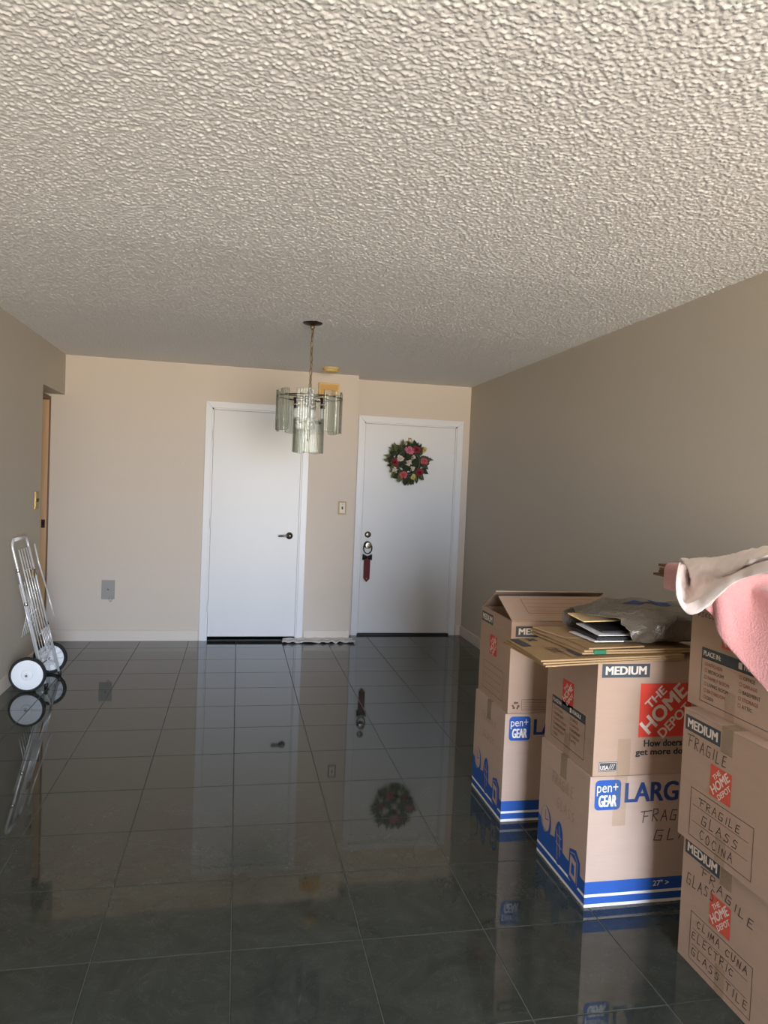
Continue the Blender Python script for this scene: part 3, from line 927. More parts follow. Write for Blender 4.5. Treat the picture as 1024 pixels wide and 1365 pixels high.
for P0 in (N0, F0):
    MB().lathe([(0.0, 0.0), (0.011, 0.001), (0.012, 0.035), (0.009, 0.037)], (P0[0], P0[1], 0.0), 'z', 10).build('foot_cap', 'black_plastic', ct, smooth=True)
AX = (-1.300, 0.114)
def wheel(y, face):
    w = MB()
    Rw = 0.114
    # tyre: rounded ring
    prof = [(Rw - 0.020, -0.013), (Rw - 0.006, -0.014), (Rw, -0.008), (Rw, 0.008), (Rw - 0.006, 0.014), (Rw - 0.020, 0.013), (Rw - 0.024, 0.0), (Rw - 0.020, -0.013)]
    tx = AX[0] + (0.028 if y > 5.3 else 0)
    ty = w.lathe(prof, (tx, y, AX[1]), 'y', 40, caps=False).build('tyre', 'rubber', ct); auto_smooth(ty)
    s_ = face
    d = MB().lathe([(Rw - 0.018, -0.004 * s_), (Rw - 0.017, 0.014 * s_), (Rw - 0.022, 0.0155 * s_), (0.050, 0.016 * s_), (0.036, 0.015 * s_), (0.032, 0.020 * s_), (0.016, 0.022 * s_), (0.010, 0.030 * s_), (0.0, 0.030 * s_)], (tx, y, AX[1]), 'y', 40).build('wheel_disc', 'plastic_white', ct); auto_smooth(d)
    MB().lathe([(0.0, 0.036 * s_), (0.006, 0.035 * s_), (0.007, 0.028 * s_)], (tx, y, AX[1]), 'y', 10).build('axle_nut', 'nickel_dark', d)
    return tx
wheel(5.020, -1)
tx = wheel(5.480, 1)
for k in range(12):
    a = 2 * math.pi * k / 12
    MB().tube([(tx + 0.014 * math.cos(a), 5.480 - 0.022, AX[1] + 0.014 * math.sin(a)), (tx + 0.094 * math.cos(a), 5.480 - 0.013, AX[1] + 0.094 * math.sin(a))], 0.0018, 5).build('spoke', 'zinc', ct)
for rad in (0.030, 0.046):
    MB().tube([(tx + rad * math.cos(a), 5.480 - 0.020, AX[1] + rad * math.sin(a)) for a in [2 * math.pi * k / 24 for k in range(24)]], 0.0018, 5, closed=True).build('spoke_ring', 'zinc', ct)
MB().tube([(AX[0], 5.0, AX[1]), (tx, 5.50, AX[1])], 0.005, 8).build('axle', 'nickel_dark', ct)
for (a, y, txx) in ((N0, 5.09, AX[0] + 0.004), (F0, 5.405, AX[0] + 0.024)):
    b = lerp(N0 if a is N0 else F0, N1 if a is N0 else F1, 0.22)
    MB().tube([(txx, y, AX[1]), b], 0.005, 6).build('axle_brace', 'zinc', ct)
    MB().tube([(txx, y, AX[1]), lerp(a, b, 0.35)], 0.004, 6).build('axle_brace', 'zinc', ct)
# folded basket: front, back and bottom wire panels lying against the frame
def panel(o0, o1, y0, y1, nw, rows, r, off):
    """wires from height fraction o0 to o1 of the frame line, shifted by off towards the wall"""
    A = lambda f, y: (N0[0] + (N1[0] - N0[0]) * f + off, y, N0[2] + (N1[2] - N0[2]) * f)
    for k in range(nw):
        y = y0 + (y1 - y0) * k / (nw - 1)
        rr = r if k in (0, nw - 1) else r * 0.72
        MB().tube([A(o0, y), A((o0 + o1) / 2, y + 0.004), A(o1, y)], rr, 6).build('basket_wire', 'zinc', ct, smooth=True)
    for f in rows:
        MB().tube([A(f, y0), A(f, y1)], r * 0.75, 6).build('basket_wire', 'zinc', ct, smooth=True)
panel(0.36, 0.985, 5.135, 5.365, 5, (0.37, 0.66, 0.83), 0.0048, 0.022)
panel(0.20, 0.74, 5.105, 5.390, 6, (0.21, 0.46, 0.72), 0.0042, -0.018)
panel(0.22, 0.40, 5.170, 5.340, 6, (0.23, 0.39), 0.0036, 0.034)
MB().tube([(-1.30, 5.44, 0.62), (-1.355, 5.44, 0.80), (-1.385, 5.44, 0.93)], 0.0055, 6).build('basket_wire', 'zinc', ct, smooth=True)
MB().tube([(-1.245, 5.44, 0.42), (-1.30, 5.44, 0.62)], 0.0055, 6).build('basket_wire', 'zinc', ct, smooth=True)
mb = MB()
for k in range(6):
    y = 5.11 + 0.05 * k
    MB().tube([(-1.365, y, 0.34), (-1.340, y + 0.025, 0.50), (-1.375, y + 0.05, 0.64)], 0.003, 5).build('basket_wire', 'zinc', ct, smooth=True)
for (y, f) in ((5.09, 0.60), (5.405, 0.40), (5.405, 0.78), (5.09, 0.84)):
    P0, P1 = (N0, N1) if y < 5.3 else (F0, F1)
    c = lerp(P0, P1, f)
    MB().lathe([(0.011, -0.012), (0.013, -0.008), (0.013, 0.008), (0.011, 0.012)], c, 'z', 10).build('clamp', 'chrome', ct, smooth=True)
MB().box((-1.372, 5.30, 0.70), (-1.352, 5.36, 0.765)).build('latch', 'brass_old', ct, 0.004)

# ------------------------------------------------------------------ cardboard boxes
KT = 0.005
def box_shell(name, label, group, x0, x1, y0, y1, z0, z1, m_='kraft', closed=True, lean=0.0):
    t = thing(name, label, 'box', ((x0 + x1) / 2, (y0 + y1) / 2, z0), group)
    mb = MB()
    zt = z1 - (KT if closed else 0)
    mb.box((x0, y0, z0), (x1, y0 + KT, zt)).box((x0, y1 - KT, z0), (x1, y1, zt))
    mb.box((x0, y0 + KT, z0), (x0 + KT, y1 - KT, zt)).box((x1 - KT, y0 + KT, z0), (x1, y1 - KT, zt))
    mb.box((x0 + KT, y0 + KT, z0), (x1 - KT, y1 - KT, z0 + KT))
    body = mb.build('body', m_, t)
    # rounded score lines along the four upright corners
    if closed:
        ym = (y0 + y1) / 2
        bx('flap', m_, t, (x0, y0, zt), (x1, ym - 0.002, z1), 0.002)
        bx('flap', m_, t, (x0, ym + 0.002, zt), (x1, y1, z1), 0.002)
    return t

def tape_on(t, F, a0, b0, a1, b1, off=0.0012):
    F.rect('packing_tape', a0, b0, a1, b1, 'packing_tape', t, off)

def tape_top(t, x0, x1, ym, z, drop=0.07):
    """tape along the top seam, folded down over both ends"""
    w = 0.025
    mb = MB()
    mb.box((x0 - 0.0012, ym - w, z + 0.0002), (x1 + 0.0012, ym + w, z + 0.0009))
    mb.box((x0 - 0.0018, ym - w, z - drop), (x0 - 0.0009, ym + w, z + 0.0009))
    mb.build('packing_tape', 'packing_tape', t)

def left_face(x0, y0, y1, z0):
    return Face((x0, y1, z0), (0, -1, 0), (0, 0, 1))
def front_face(x0, y0, z0):
    return Face((x0, y0, z0), (1, 0, 0), (0, 0, 1))

def size_label(t, F, a, b, w, h):
    r = F.rect('size_label', a, b, a + w, b + h, 'print_slate', t)
    F.text('lettering', 'MEDIUM', a + w * 0.08, b + h * 0.22, w * 0.84, h * 0.58, 'print_cream', r, bold=0.03)
    return r

def store_logo(t, F, a, b, w, h, m_='print_red', detail=True):
    r = F.rect('logo_square', a, b, a + w, b + h, m_, t)
    s2 = math.sqrt(0.5)
    k = w
    ang = math.radians(45)
    lm = 'print_cream' if detail else 'kraft'
    def line(body, along, across, ww, hh, bold):
        # text centred on a diagonal running from lower-left to upper-right
        cx, cy = w / 2 + (-s2 * across) * k, h / 2 + (s2 * across) * k
        sx, sy = cx - s2 * ww * k / 2 + s2 * along * k, cy - s2 * ww * k / 2 + s2 * along * k
        sx += s2 * hh * k / 2; sy -= s2 * hh * k / 2
        F.text('lettering', body, a + sx, b + sy, ww * k, hh * k, lm, r, bold=bold, rot=ang)
    line('THE', 0.02, 0.30, 0.44, 0.15, 0.02)
    line('HOME', 0.0, 0.04, 1.02, 0.27, 0.022)
    line('DEPOT', 0.0, -0.26, 0.74, 0.17, 0.02)
    return r

def write_in_box(t, F, a0, b0, a1, b1, n=3):
    h = (b1 - b0)
    rows = [(a0 + 0.012, a1 - 0.018, b0 + h * (k + 1) / (n + 1)) for k in range(n)]
    return F.frame('address_frame', a0, b0, a1, b1, 0.0022, 'print_brown', t, rows=rows)

def room_table(t, F, a0, b0, a1, b1):
    bar = (b1 - b0) * 0.20
    fr = F.frame('check_table', a0, b0, a1, b1 - bar + 0.002, 0.0022, 'print_slate', t)
    hd = F.rect('table_header', a0, b1 - bar, a1, b1, 'print_slate', t)
    w = a1 - a0
    F.text('lettering', 'PLACE IN:', a0 + w * 0.03, b1 - bar * 0.72, w * 0.26, bar * 0.44, 'print_cream', hd, bold=0.02)
    F.rect('check_square', a0 + w * 0.55, b1 - bar * 0.78, a0 + w * 0.60, b1 - bar * 0.22, 'print_cream', hd, 0.0009)
    F.text('lettering', 'FRAGILE', a0 + w * 0.63, b1 - bar * 0.72, w * 0.24, bar * 0.44, 'print_cream', hd, bold=0.02)
    hh = b1 - bar - b0
    for ci, (off, words) in enumerate(((0.06, ('KITCHEN', 'BEDROOM', 'FAMILY ROOM', 'LIVING ROOM', 'BATHROOM', 'DEN')), (0.57, ('OFFICE', 'GARAGE', 'BASEMENT', 'STORAGE', 'ATTIC')))):
        n = 6.6
        for k, wd in enumerate(words):
            bb = b1 - bar - hh * (k + 1) / n
            th = hh / n * 0.52
            F.frame('check_square', a0 + w * off, bb, a0 + w * off + th, bb + th, th * 0.16, 'print_red_text', fr)
            F.text('lettering', wd, a0 + w * (off + 0.055), bb, None, th, 'print_brown' if (k + ci) % 2 else 'print_red_text', fr, bold=0.01)
    return fr

GB = 'medium moving cartons with a red square logo'
GL = 'large cartons with blue bands along the base'
LFACE = {}

def large_carton(label, x0, x1, y0, y1, z1, full):
    t = box_shell('cardboard_box', label, GL, x0, x1, y0, y1, 0.0, z1, 'kraft_pale')
    Ff = front_face(x0, y0, 0); Fl = left_face(x0, y0, y1, 0)
    Wf, Wl = x1 - x0, y1 - y0
    for F, Wd in ((Ff, Wf), (Fl, Wl)):
        F.rect('white_band', 0, 0, Wd, 0.011, 'print_white', t)
        F.rect('blue_band', 0, 0.011, Wd, 0.036, 'print_blue', t)
        F.rect('white_band', 0, 0.036, Wd, 0.046, 'print_white', t)
        F.rect('blue_band', 0, 0.046, Wd, 0.090, 'print_blue', t)
    # brand square and size lettering
    lg = Ff.poly('logo_square', [Ff.rrect(0.020, z1 - 0.118, 0.118, z1 - 0.012, 0.016)], 'print_blue', t)
    Ff.text('lettering', 'pen+', 0.027, z1 - 0.067, 0.080, 0.042, 'print_white', lg, bold=0.0)
    Ff.text('lettering', 'GEAR', 0.036, z1 - 0.106, 0.066, 0.040, 'print_white', lg, bold=0.02)
    Ff.text('size_lettering', 'LARGE', 0.136, z1 - 0.094, 0.250, 0.068, 'print_blue_dark', t, bold=0.02)
    Ff.text('size_lettering', '27" >', 0.262, 0.060, 0.062, 0.020, 'print_white', t, off=0.0009, bold=0.01)
    # blue base artwork on the side: rising wave with three household icons
    n = 24
    wave = [(0.0, 0.089)] + [(Wl * k / n, 0.089 + 0.070 * (1 - k / n) ** 1.2 * (0.75 + 0.25 * math.cos(k / n * 15))) for k in range(n + 1)] + [(Wl, 0.089)]
    polys = []
    for k in range(n):
        a, b_ = wave[k + 1], wave[k + 2]
        polys.append([(a[0], 0.0885), (b_[0], 0.0885), (b_[0], b_[1]), (a[0], a[1])])
    wv = Fl.poly('blue_wave', polys, 'print_blue', t)
    def ell(cx, cy, rx, ry, m=20):
        return [(cx + rx * math.cos(2 * math.pi * k / m), cy + ry * math.sin(2 * math.pi * k / m)) for k in range(m)]
    ic = Fl.poly('icon', [ell(0.072, 0.150, 0.048, 0.062)], 'print_blue', t, 0.0009)
    Fl.poly('icon_face', [ell(0.068, 0.160, 0.038, 0.050)], 'kraft_pale', ic, 0.0012)
    Fl.strokes('icon_line', [[(0.068, 0.195), (0.068, 0.160), (0.092, 0.165)], [(0.04, 0.15), (0.05, 0.12), (0.085, 0.115)]], 0.004, 'print_blue', ic, 0.0015)
    ic = Fl.poly('icon', [ell(0.190, 0.122, 0.036, 0.082)], 'print_blue', t, 0.0009)
    Fl.strokes('icon_line', [[(0.172, 0.165), (0.185, 0.06)], [(0.19, 0.185), (0.205, 0.08)], [(0.168, 0.12), (0.215, 0.11)], [(0.17, 0.15), (0.21, 0.145)]], 0.004, 'kraft_pale', ic, 0.0013)
    ic = Fl.poly('icon', [[(0.278, 0.040), (0.345, 0.030), (0.368, 0.060), (0.364, 0.135), (0.330, 0.165), (0.280, 0.150)]], 'print_blue', t, 0.0009)
    Fl.poly('icon_face', [[(0.288, 0.056), (0.338, 0.048), (0.336, 0.122), (0.290, 0.132)]], 'kraft_pale', ic, 0.0012)
    Fl.poly('icon_mark', [[(0.300, 0.070), (0.324, 0.066), (0.323, 0.104), (0.301, 0.110)]], 'print_blue', ic, 0.0014)
    Fl.strokes('icon_line', [[(0.345, 0.045), (0.347, 0.125), (0.322, 0.148), (0.29, 0.140)]], 0.003, 'kraft_pale', ic, 0.0013)
    tape_top(t, x0, x1, (y0 + y1) / 2, z1, 0.085)
    return t, Ff, Fl

# back stack
AX0, AY0, AY1 = 1.166, 2.921, 3.314
tA, Ff, Fl = large_carton('blue banded large carton under the open-topped carton', AX0, AX0 + 0.545, AY0, AY1, 0.474, False)
Fl.hand('marker_writing', 'FRAGILE', 0.10, 0.37, 0.030, 0.030, 0.003, 'print_faint', tA, rise=0.0)
Fl.hand('marker_writing', 'GLASS', 0.13, 0.29, 0.030, 0.030, 0.003, 'print_faint', tA)
# front-middle stack
BX0, BY0, BY1 = 1.228, 2.268, 2.672
tB, Ff, Fl = large_carton('blue banded large carton marked FRAGILE in handwriting under the carton with flattened cardboard', BX0, BX0 + 0.560, BY0, BY1, 0.461, True)
Ff.hand('marker_writing', 'FRAGILE', 0.205, 0.292, 0.036, 0.040, 0.0036, 'marker_ink', tB, rise=0.02)
Ff.hand('marker_writing', 'GLASS', 0.252, 0.222, 0.050, 0.042, 0.0036, 'marker_ink', tB, rise=0.05)
Fl.hand('marker_writing', 'FRAGILE', 0.11, 0.33, 0.028, 0.040, 0.003, 'print_faint', tB)
Fl.hand('marker_writing', 'GLASS', 0.16, 0.25, 0.030, 0.040, 0.003, 'print_faint', tB)
tape_on(tB, Ff, 0.090, 0.285, 0.140, 0.460)

# open medium carton on the back stack
x0, x1, y0, y1, z0, z1 = AX0 + 0.010, AX0 + 0.556, AY0 + 0.002, AY1 - 0.002, 0.4755, 0.876
tA2 = box_shell('cardboard_box', 'open-topped medium carton with flaps raised, on the back stack by the wall', GB, x0, x1, y0, y1, z0, z1, 'kraft', closed=False)
Fl = left_face(x0, y0, y1, z0); Ff = front_face(x0, y0, z0)
hgt = z1 - z0
size_label(tA2, Fl, 0.012, hgt - 0.062, 0.150, 0.046)
size_label(tA2, Ff, 0.020, hgt - 0.066, 0.185, 0.046)
store_logo(tA2, Fl, 0.135, 0.205, 0.090, 0.090, 'print_red', True)
write_in_box(tA2, Fl, 0.060, 0.030, 0.320, 0.160)
rc = Ff.frame('recycle_frame', 0.062, 0.014, 0.420, 0.060, 0.0018, 'print_brown', tA2, rows=[(0.07, 0.36, 0.022 + 0.008 * k) for k in range(5)])
for k in range(3):
    a = math.radians(90 + 120 * k)
    ca, sa = math.cos(a), math.sin(a)
    pts = [(-0.009, 0.008), (0.003, 0.008), (0.003, 0.004), (0.011, 0.012), (0.003, 0.020), (0.003, 0.016), (-0.012, 0.016)]
    Ff.poly('recycle_arrow', [[(0.036 + ca * y - sa * x * 1, 0.034 + sa * y + ca * x * 1) for x, y in pts]], 'print_brown', tA2)
th = math.radians(66)
def flap_board(t, hinge0, hinge1, dirv, L, m_='kraft', taper=0.0):
    h0, h1, d = Vector(hinge0), Vector(hinge1), Vector(dirv).normalized()
    e = (h1 - h0).normalized()
    n = e.cross(d).normalized() * KT
    a0, a1 = h0 + e * 0.002, h1 - e * 0.002
    b0, b1 = a0 + d * L + e * taper, a1 + d * L - e * taper
    P = [a0, a1, b1, b0]
    o = MB().hexa([tuple(p) for p in P] + [tuple(p + n) for p in P]).build('flap', m_, t, 0.0015)
    return o, a0, e, d
fo, a0, e, d = flap_board(tA2, (x0, y0 + KT, z1), (x1, y0 + KT, z1), (0, math.sin(th), math.cos(th)), 0.196)
Fo = Face(a0 + e.cross(d).normalized() * 0, e, d)
# writing frame on the outside (camera side) of the raised front flap
Fo.frame('address_frame', 0.095, 0.055, 0.450, 0.170, 0.0022, 'print_brown', fo, off=KT + 0.0008, rows=[(0.11, 0.44, 0.075 + 0.03 * k) for k in range(3)])
Fo.frame('address_frame', 0.095, 0.055, 0.450, 0.170, 0.0022, 'print_brown', fo, off=-0.0008, rows=[(0.11, 0.44, 0.075 + 0.03 * k) for k in range(3)])
th = math.radians(60)
flap_board(tA2, (x1, y1 - KT, z1), (x0, y1 - KT, z1), (0, -math.sin(th), math.cos(th)), 0.196)
flap_board(tA2, (x0 + KT, y1 - 0.01, z1), (x0 + KT, y0 + 0.01, z1), (0.32, 0, -1), 0.17)
flap_board(tA2, (x1 - KT, y0 + 0.01, z1), (x1 - KT, y1 - 0.01, z1), (-0.3, 0, -1), 0.17)

# medium carton on the front-middle stack
x0, x1, y0, y1, z0, z1 = BX0 + 0.008, BX0 + 0.566, BY0 + 0.002, BY1 - 0.004, 0.4625, 0.868
tB2 = box_shell('cardboard_box', 'medium carton carrying flattened cardboard and a grey plastic bag', GB, x0, x1, y0, y1, z0, z1)
Ff = front_face(x0, y0, z0); Fl = left_face(x0, y0, y1, z0)
hgt = z1 - z0
size_label(tB2, Ff, 0.016, hgt - 0.060, 0.182, 0.048)
store_logo(tB2, Ff, 0.166, hgt - 0.272, 0.200, 0.190)
Ff.text('slogan', 'How doers', 0.190, hgt - 0.306, 0.148, 0.024, 'print_black', tB2, bold=0.02)
Ff.text('slogan', 'get more done.', 0.160, hgt - 0.342, 0.226, 0.028, 'print_black', tB2, bold=0.02)
bd = Ff.rect('origin_badge', 0.022, 0.016, 0.092, 0.050, 'print_slate', tB2)
Ff.frame('badge_frame', 0.024, 0.018, 0.090, 0.048, 0.0014, 'print_cream', bd, 0.0009)
Ff.text('lettering', 'USA', 0.028, 0.023, 0.030, 0.014, 'print_cream', bd, bold=0.02)
Ff.strokes('badge_lines', [[(0.060 + 0.007 * k, 0.024), (0.068 + 0.007 * k, 0.042)] for k in range(3)], 0.002, 'print_cream', bd)
store_logo(tB2, Fl, 0.140, 0.178, 0.090, 0.098)
room_table(tB2, Fl, 0.055, 0.030, 0.330, 0.190)
tape_on(tB2, Ff, 0.090, 0.0, 0.140, 0.130)
tape_on(tB2, Fl, 0.172, 0.0, 0.222, 0.080)
tape_top(tB2, x0, x1, (y0 + y1) / 2, z1, 0.05)

# near stack of three medium cartons
CX0 = 1.420
def near_carton(label, x0, y0, z0, h, kind):
    t = box_shell('cardboard_box', label, GB, x0, x0 + 0.555, y0, y0 + 0.408, z0, z0 + h)
    F = left_face(x0, y0, y0 + 0.408, z0)
    if kind == 'table':
        store_logo(t, F, 0.150, 0.205, 0.095, 0.095, 'print_red_worn', True)
        room_table(t, F, 0.060, 0.022, 0.365, 0.190)
        for k, w_ in enumerate((5, 4, 4)):
            F.hand('marker_writing', 'SCDSK'[k:] + 'CU', 0.030, 0.330 - 0.024 * k, 0.017, 0.014, 0.0024, 'marker_ink', t)
    else:
        size_label(t, F, 0.010, h - 0.064, 0.165, 0.046)
        store_logo(t, F, 0.140, 0.180, 0.092, 0.092, 'print_red_worn', True)
        write_in_box(t, F, 0.055, 0.020, 0.330, 0.168, 2)
    tape_on(t, F, 0.178, 0.0, 0.222, 0.085)
    tape_top(t, x0, x0 + 0.555, y0 + 0.204, z0 + h, 0.075)
    return t, F
tC1, F = near_carton('medium carton marked GLASS, lowest of the near three-box stack', 1.418, 1.597, 0.0, 0.394, 'lines')
F.hand('marker_writing', 'FRAGILE', 0.095, 0.300, 0.036, 0.026, 0.0030, 'marker_ink', tC1, rise=-0.16)
F.hand('marker_writing', 'GLASS', 0.025, 0.238, 0.028, 0.036, 0.0028, 'marker_ink', tC1, rise=0.10)
F.hand('marker_writing', 'CLIMA CUNA', 0.085, 0.134, 0.025, 0.022, 0.0026, 'marker_ink', tC1)
F.hand('marker_writing', 'ELECTRIC', 0.064, 0.088, 0.026, 0.024, 0.0026, 'marker_ink', tC1)
F.hand('marker_writing', 'GLASS', 0.066, 0.038, 0.028, 0.024, 0.0026, 'marker_ink', tC1)
F.hand('marker_writing', 'TILE', 0.225, 0.038, 0.028, 0.024, 0.0026, 'marker_ink', tC1)
tC2, F = near_carton('medium carton marked FRAGILE, middle of the near three-box stack', 1.386, 1.586, 0.3945, 0.396, 'lines')
F.hand('marker_writing', 'FRAGILE', 0.030, 0.285, 0.028, 0.036, 0.0028, 'marker_ink', tC2, rise=-0.02)
F.hand('marker_writing', 'FRAGILE', 0.100, 0.126, 0.028, 0.024, 0.0026, 'marker_ink', tC2)
F.hand('marker_writing', 'GLASS', 0.110, 0.078, 0.034, 0.028, 0.0026, 'marker_ink', tC2)
F.hand('marker_writing', 'COCINA', 0.105, 0.030, 0.028, 0.026, 0.0026, 'marker_ink', tC2)
tC3, F = near_carton('medium carton under the pink towel, topmost of the near three-box stack', 1.432, 1.640, 0.791, 0.392, 'table')

# ------------------------------------------------------------------ flattened cardboard on the middle stack
def sheet(name, m_, parent, corners, thick, bev=0.0008, droop=0.0):
    """flat board, 4 corners of its underside, cut in strips so it can sag a little"""
    P = [Vector(c) for c in corners]
    n = 8; vs = []; fs = []
    for layer in (0, 1):
        for i in range(n + 1):
            u = i / n
            a, b = P[0].lerp(P[1], u), P[3].lerp(P[2], u)
            dz = Vector((0, 0, thick * layer - droop * (1 - u) ** 2))
            vs += [a + dz, b + dz]
    k = 2 * (n + 1)
    for i in range(n):
        a = 2 * i
        fs += [(a, a + 1, a + 3, a + 2), (k + a, k + a + 2, k + a + 3, k + a + 1), (a, a + 2, k + a + 2, k + a), (a + 1, k + a + 1, k + a + 3, a + 3)]
    fs += [(0, k, k + 1, 1), (2 * n, 2 * n + 1, k + 2 * n + 1, k + 2 * n)]
    return MB().add(vs, fs).build(name, m_, parent)

t1 = thing('flattened_carton', 'lower flattened cardboard carton with dark print, jutting past the box edge', 'cardboard', (1.25, 2.42, 0.869))
z = 0.8715
for k in range(3):
    e = 0.006 * k
    sh = sheet('cardboard_sheet', 'kraft_tan', t1, [(1.006 - e, 2.190 + e, z), (1.560, 2.262, z), (1.540, 2.628, z), (0.990 + e, 2.545 - e, z)], 0.0052, droop=0.004 - 0.001 * k)
    z += 0.0062
Ft = Face((0.994, 2.200, z - 0.0018), (0, 1, 0), (-1, 0, 0))
Ft = Face((1.000, 2.196, z - 0.0010), (0.994, 0.13, 0.004), (-0.04, 1, 0))
for a0, b0, a1, b1 in ((0.020, 0.200, 0.055, 0.315), (0.150, 0.035, 0.215, 0.125)):
    Ft.rect('printed_patch', a0, b0, a1, b1, 'print_slate', sh, 0.0006)
Ft.strokes('printed_patch', [[(0.09, 0.10 + 0.02 * k), (0.13, 0.10 + 0.02 * k)] for k in range(4)], 0.007, 'print_brown', sh, 0.0006)
Ft.frame('printed_patch', 0.12, 0.02, 0.225, 0.15, 0.003, 'print_brown', sh, 0.0006)
Ft.strokes('printed_patch', [[(0.085, 0.28), (0.115, 0.31)], [(0.085, 0.31), (0.115, 0.285)]], 0.012, 'print_slate', sh, 0.0006)

t2 = thing('flattened_carton', 'upper folded cardboard carton with a green stripe, under the plastic bag', 'cardboard', (1.36, 2.42, 0.889))
z2 = z + 0.0012
sheet('cardboard_sheet', 'kraft_tan', t2, [(1.170, 2.262, z2), (1.620, 2.290, z2), (1.610, 2.640, z2), (1.130, 2.620, z2)], 0.006)
sh2 = sheet('cardboard_sheet', 'kraft_tan', t2, [(1.180, 2.268, z2 + 0.007), (1.620, 2.290, z2 + 0.008), (1.610, 2.640, z2 + 0.008), (1.136, 2.622, z2 + 0.010)], 0.006)
sheet('folded_flap', 'kraft_tan', t2, [(1.192, 2.430, z2 + 0.016), (1.450, 2.440, z2 + 0.018), (1.440, 2.630, z2 + 0.016), (1.140, 2.618, z2 + 0.020)], 0.006)
sheet('folded_flap', 'kraft_tan', t2, [(1.200, 2.274, z2 + 0.0145), (1.420, 2.290, z2 + 0.018), (1.420, 2.422, z2 + 0.018), (1.190, 2.422, z2 + 0.0160)], 0.005)
MB().hexa([(1.215, 2.2635, z2 - 0.0002), (1.262, 2.2665, z2 - 0.0002), (1.262, 2.277, z2 - 0.0002), (1.215, 2.274, z2 - 0.0002),
           (1.215, 2.2635, z2 + 0.0135), (1.262, 2.2665, z2 + 0.0135), (1.262, 2.277, z2 + 0.0135), (1.215, 2.274, z2 + 0.0135)]).build('green_stripe', 'green_print', t2)
Ft = Face((1.20, 2.29, z2 + 0.0200), (0.99, 0.07, 0.014), (-0.04, 1, 0.008))
Ft.strokes('printed_patch', [[(0.07, 0.05 + 0.018 * k), (0.12, 0.05 + 0.018 * k)] for k in range(3)], 0.005, 'print_brown', t2, 0.0014)

# papers and envelopes, and the bag round them
zt = z2 + 0.027
def paper(name, label, cat, m_, corners, th=0.003, group=None):
    o = sheet(name, m_, None, corners, th)
    tag(o, label, cat, group)
    return o
paper('envelope', 'white envelope, lowest of those in the mouth of the grey bag', 'envelope', 'paper_white', [(1.250, 2.330, zt), (1.560, 2.340, zt), (1.560, 2.520, zt), (1.235, 2.500, zt)], 0.004)
paper('magazine', 'dark magazine between white envelopes in the mouth of the grey bag', 'magazine', 'paper_black', [(1.262, 2.338, zt + 0.006), (1.56, 2.345, zt + 0.006), (1.56, 2.520, zt + 0.006), (1.255, 2.505, zt + 0.008)], 0.009)
paper('envelope', 'white envelope tilted over the dark magazine in the grey bag', 'envelope', 'paper_white', [(1.275, 2.350, zt + 0.018), (1.55, 2.36, zt + 0.018), (1.55, 2.515, zt + 0.030), (1.262, 2.500, zt + 0.032)], 0.003)
paper('magazine', 'black folder above the tilted white envelope in the grey bag', 'folder', 'paper_black', [(1.300, 2.372, zt + 0.026), (1.54, 2.38, zt + 0.026), (1.54, 2.515, zt + 0.040), (1.280, 2.510, zt + 0.042)], 0.006)
paper('envelope', 'brown paper envelope on top of the papers in the grey bag', 'envelope', 'manila', [(1.262, 2.440, zt + 0.050), (1.52, 2.450, zt + 0.056), (1.52, 2.545, zt + 0.070), (1.236, 2.520, zt + 0.066)], 0.004)

# loft of the bag: oval sections from the open mouth to the closed end
secs = []
NS, NC = 22, 40
for i in range(NS):
    u = i / (NS - 1)
    x = 1.255 + 0.50 * u
    top = zt + 0.088 + 0.050 * math.sin(min(1, u * 1.7) * math.pi / 2) - 0.035 * u ** 2
    if u > 0.88:
        top -= (u - 0.88) / 0.12 * 0.07
    bot = zt - 0.020 + 0.012 * u
    yc, hw = 2.450 + 0.01 * math.sin(u * 5), 0.150 + 0.030 * math.sin(u * math.pi)
    if u > 0.85:
        hw *= 1 - (u - 0.85) / 0.15 * 0.55
    ring_ = []
    for k in range(NC):
        a = 2 * math.pi * k / NC
        ca, sa = math.cos(a), math.sin(a)
        sq = lambda v, p: math.copysign(abs(v) ** p, v)
        yy = yc - hw * sq(ca, 0.75)
        zz = (top + bot) / 2 + (top - bot) / 2 * sq(sa, 0.8)
        # the mouth is cut back on the near side so the papers show
        cut = 0.115 * max(0, ca) ** 0.8 * (1 - u) ** 1.5 + 0.035 * max(0, -sa) * (1 - u) ** 2
        wr_ = 0.007 * math.sin(9 * a + 7 * u) * math.sin(13 * u + 2 * a) + 0.005 * math.sin(21 * u - 5 * a) + 0.004 * math.sin(17 * a) * (1 - u)
        ring_.append((x + cut + 0.4 * wr_, yy - wr_ * ca, max(zz + wr_ * max(sa, -0.2), zt + 0.002)))
    secs.append(ring_)
vs = [p for r_ in secs for p in r_]
fs = []
for i in range(NS - 1):
    for k in range(NC):
        l = (k + 1) % NC
        fs.append((i * NC + k, i * NC + l, (i + 1) * NC + l, (i + 1) * NC + k))
fs.append(tuple((NS - 1) * NC + k for k in range(NC)))
bg = thing('plastic_bag', 'crumpled grey plastic bag with blue print lying on the flattened cardboard', 'bag', (1.50, 2.45, zt - 0.02))
o = MB().add(vs, fs).build('bag_film', 'bag_plastic', bg, smooth=True)
lip = [secs[0][k] for k in range(NC)]
MB().tube(lip, 0.003, 5, closed=True).build('bag_lip', 'bag_plastic', bg, smooth=True)
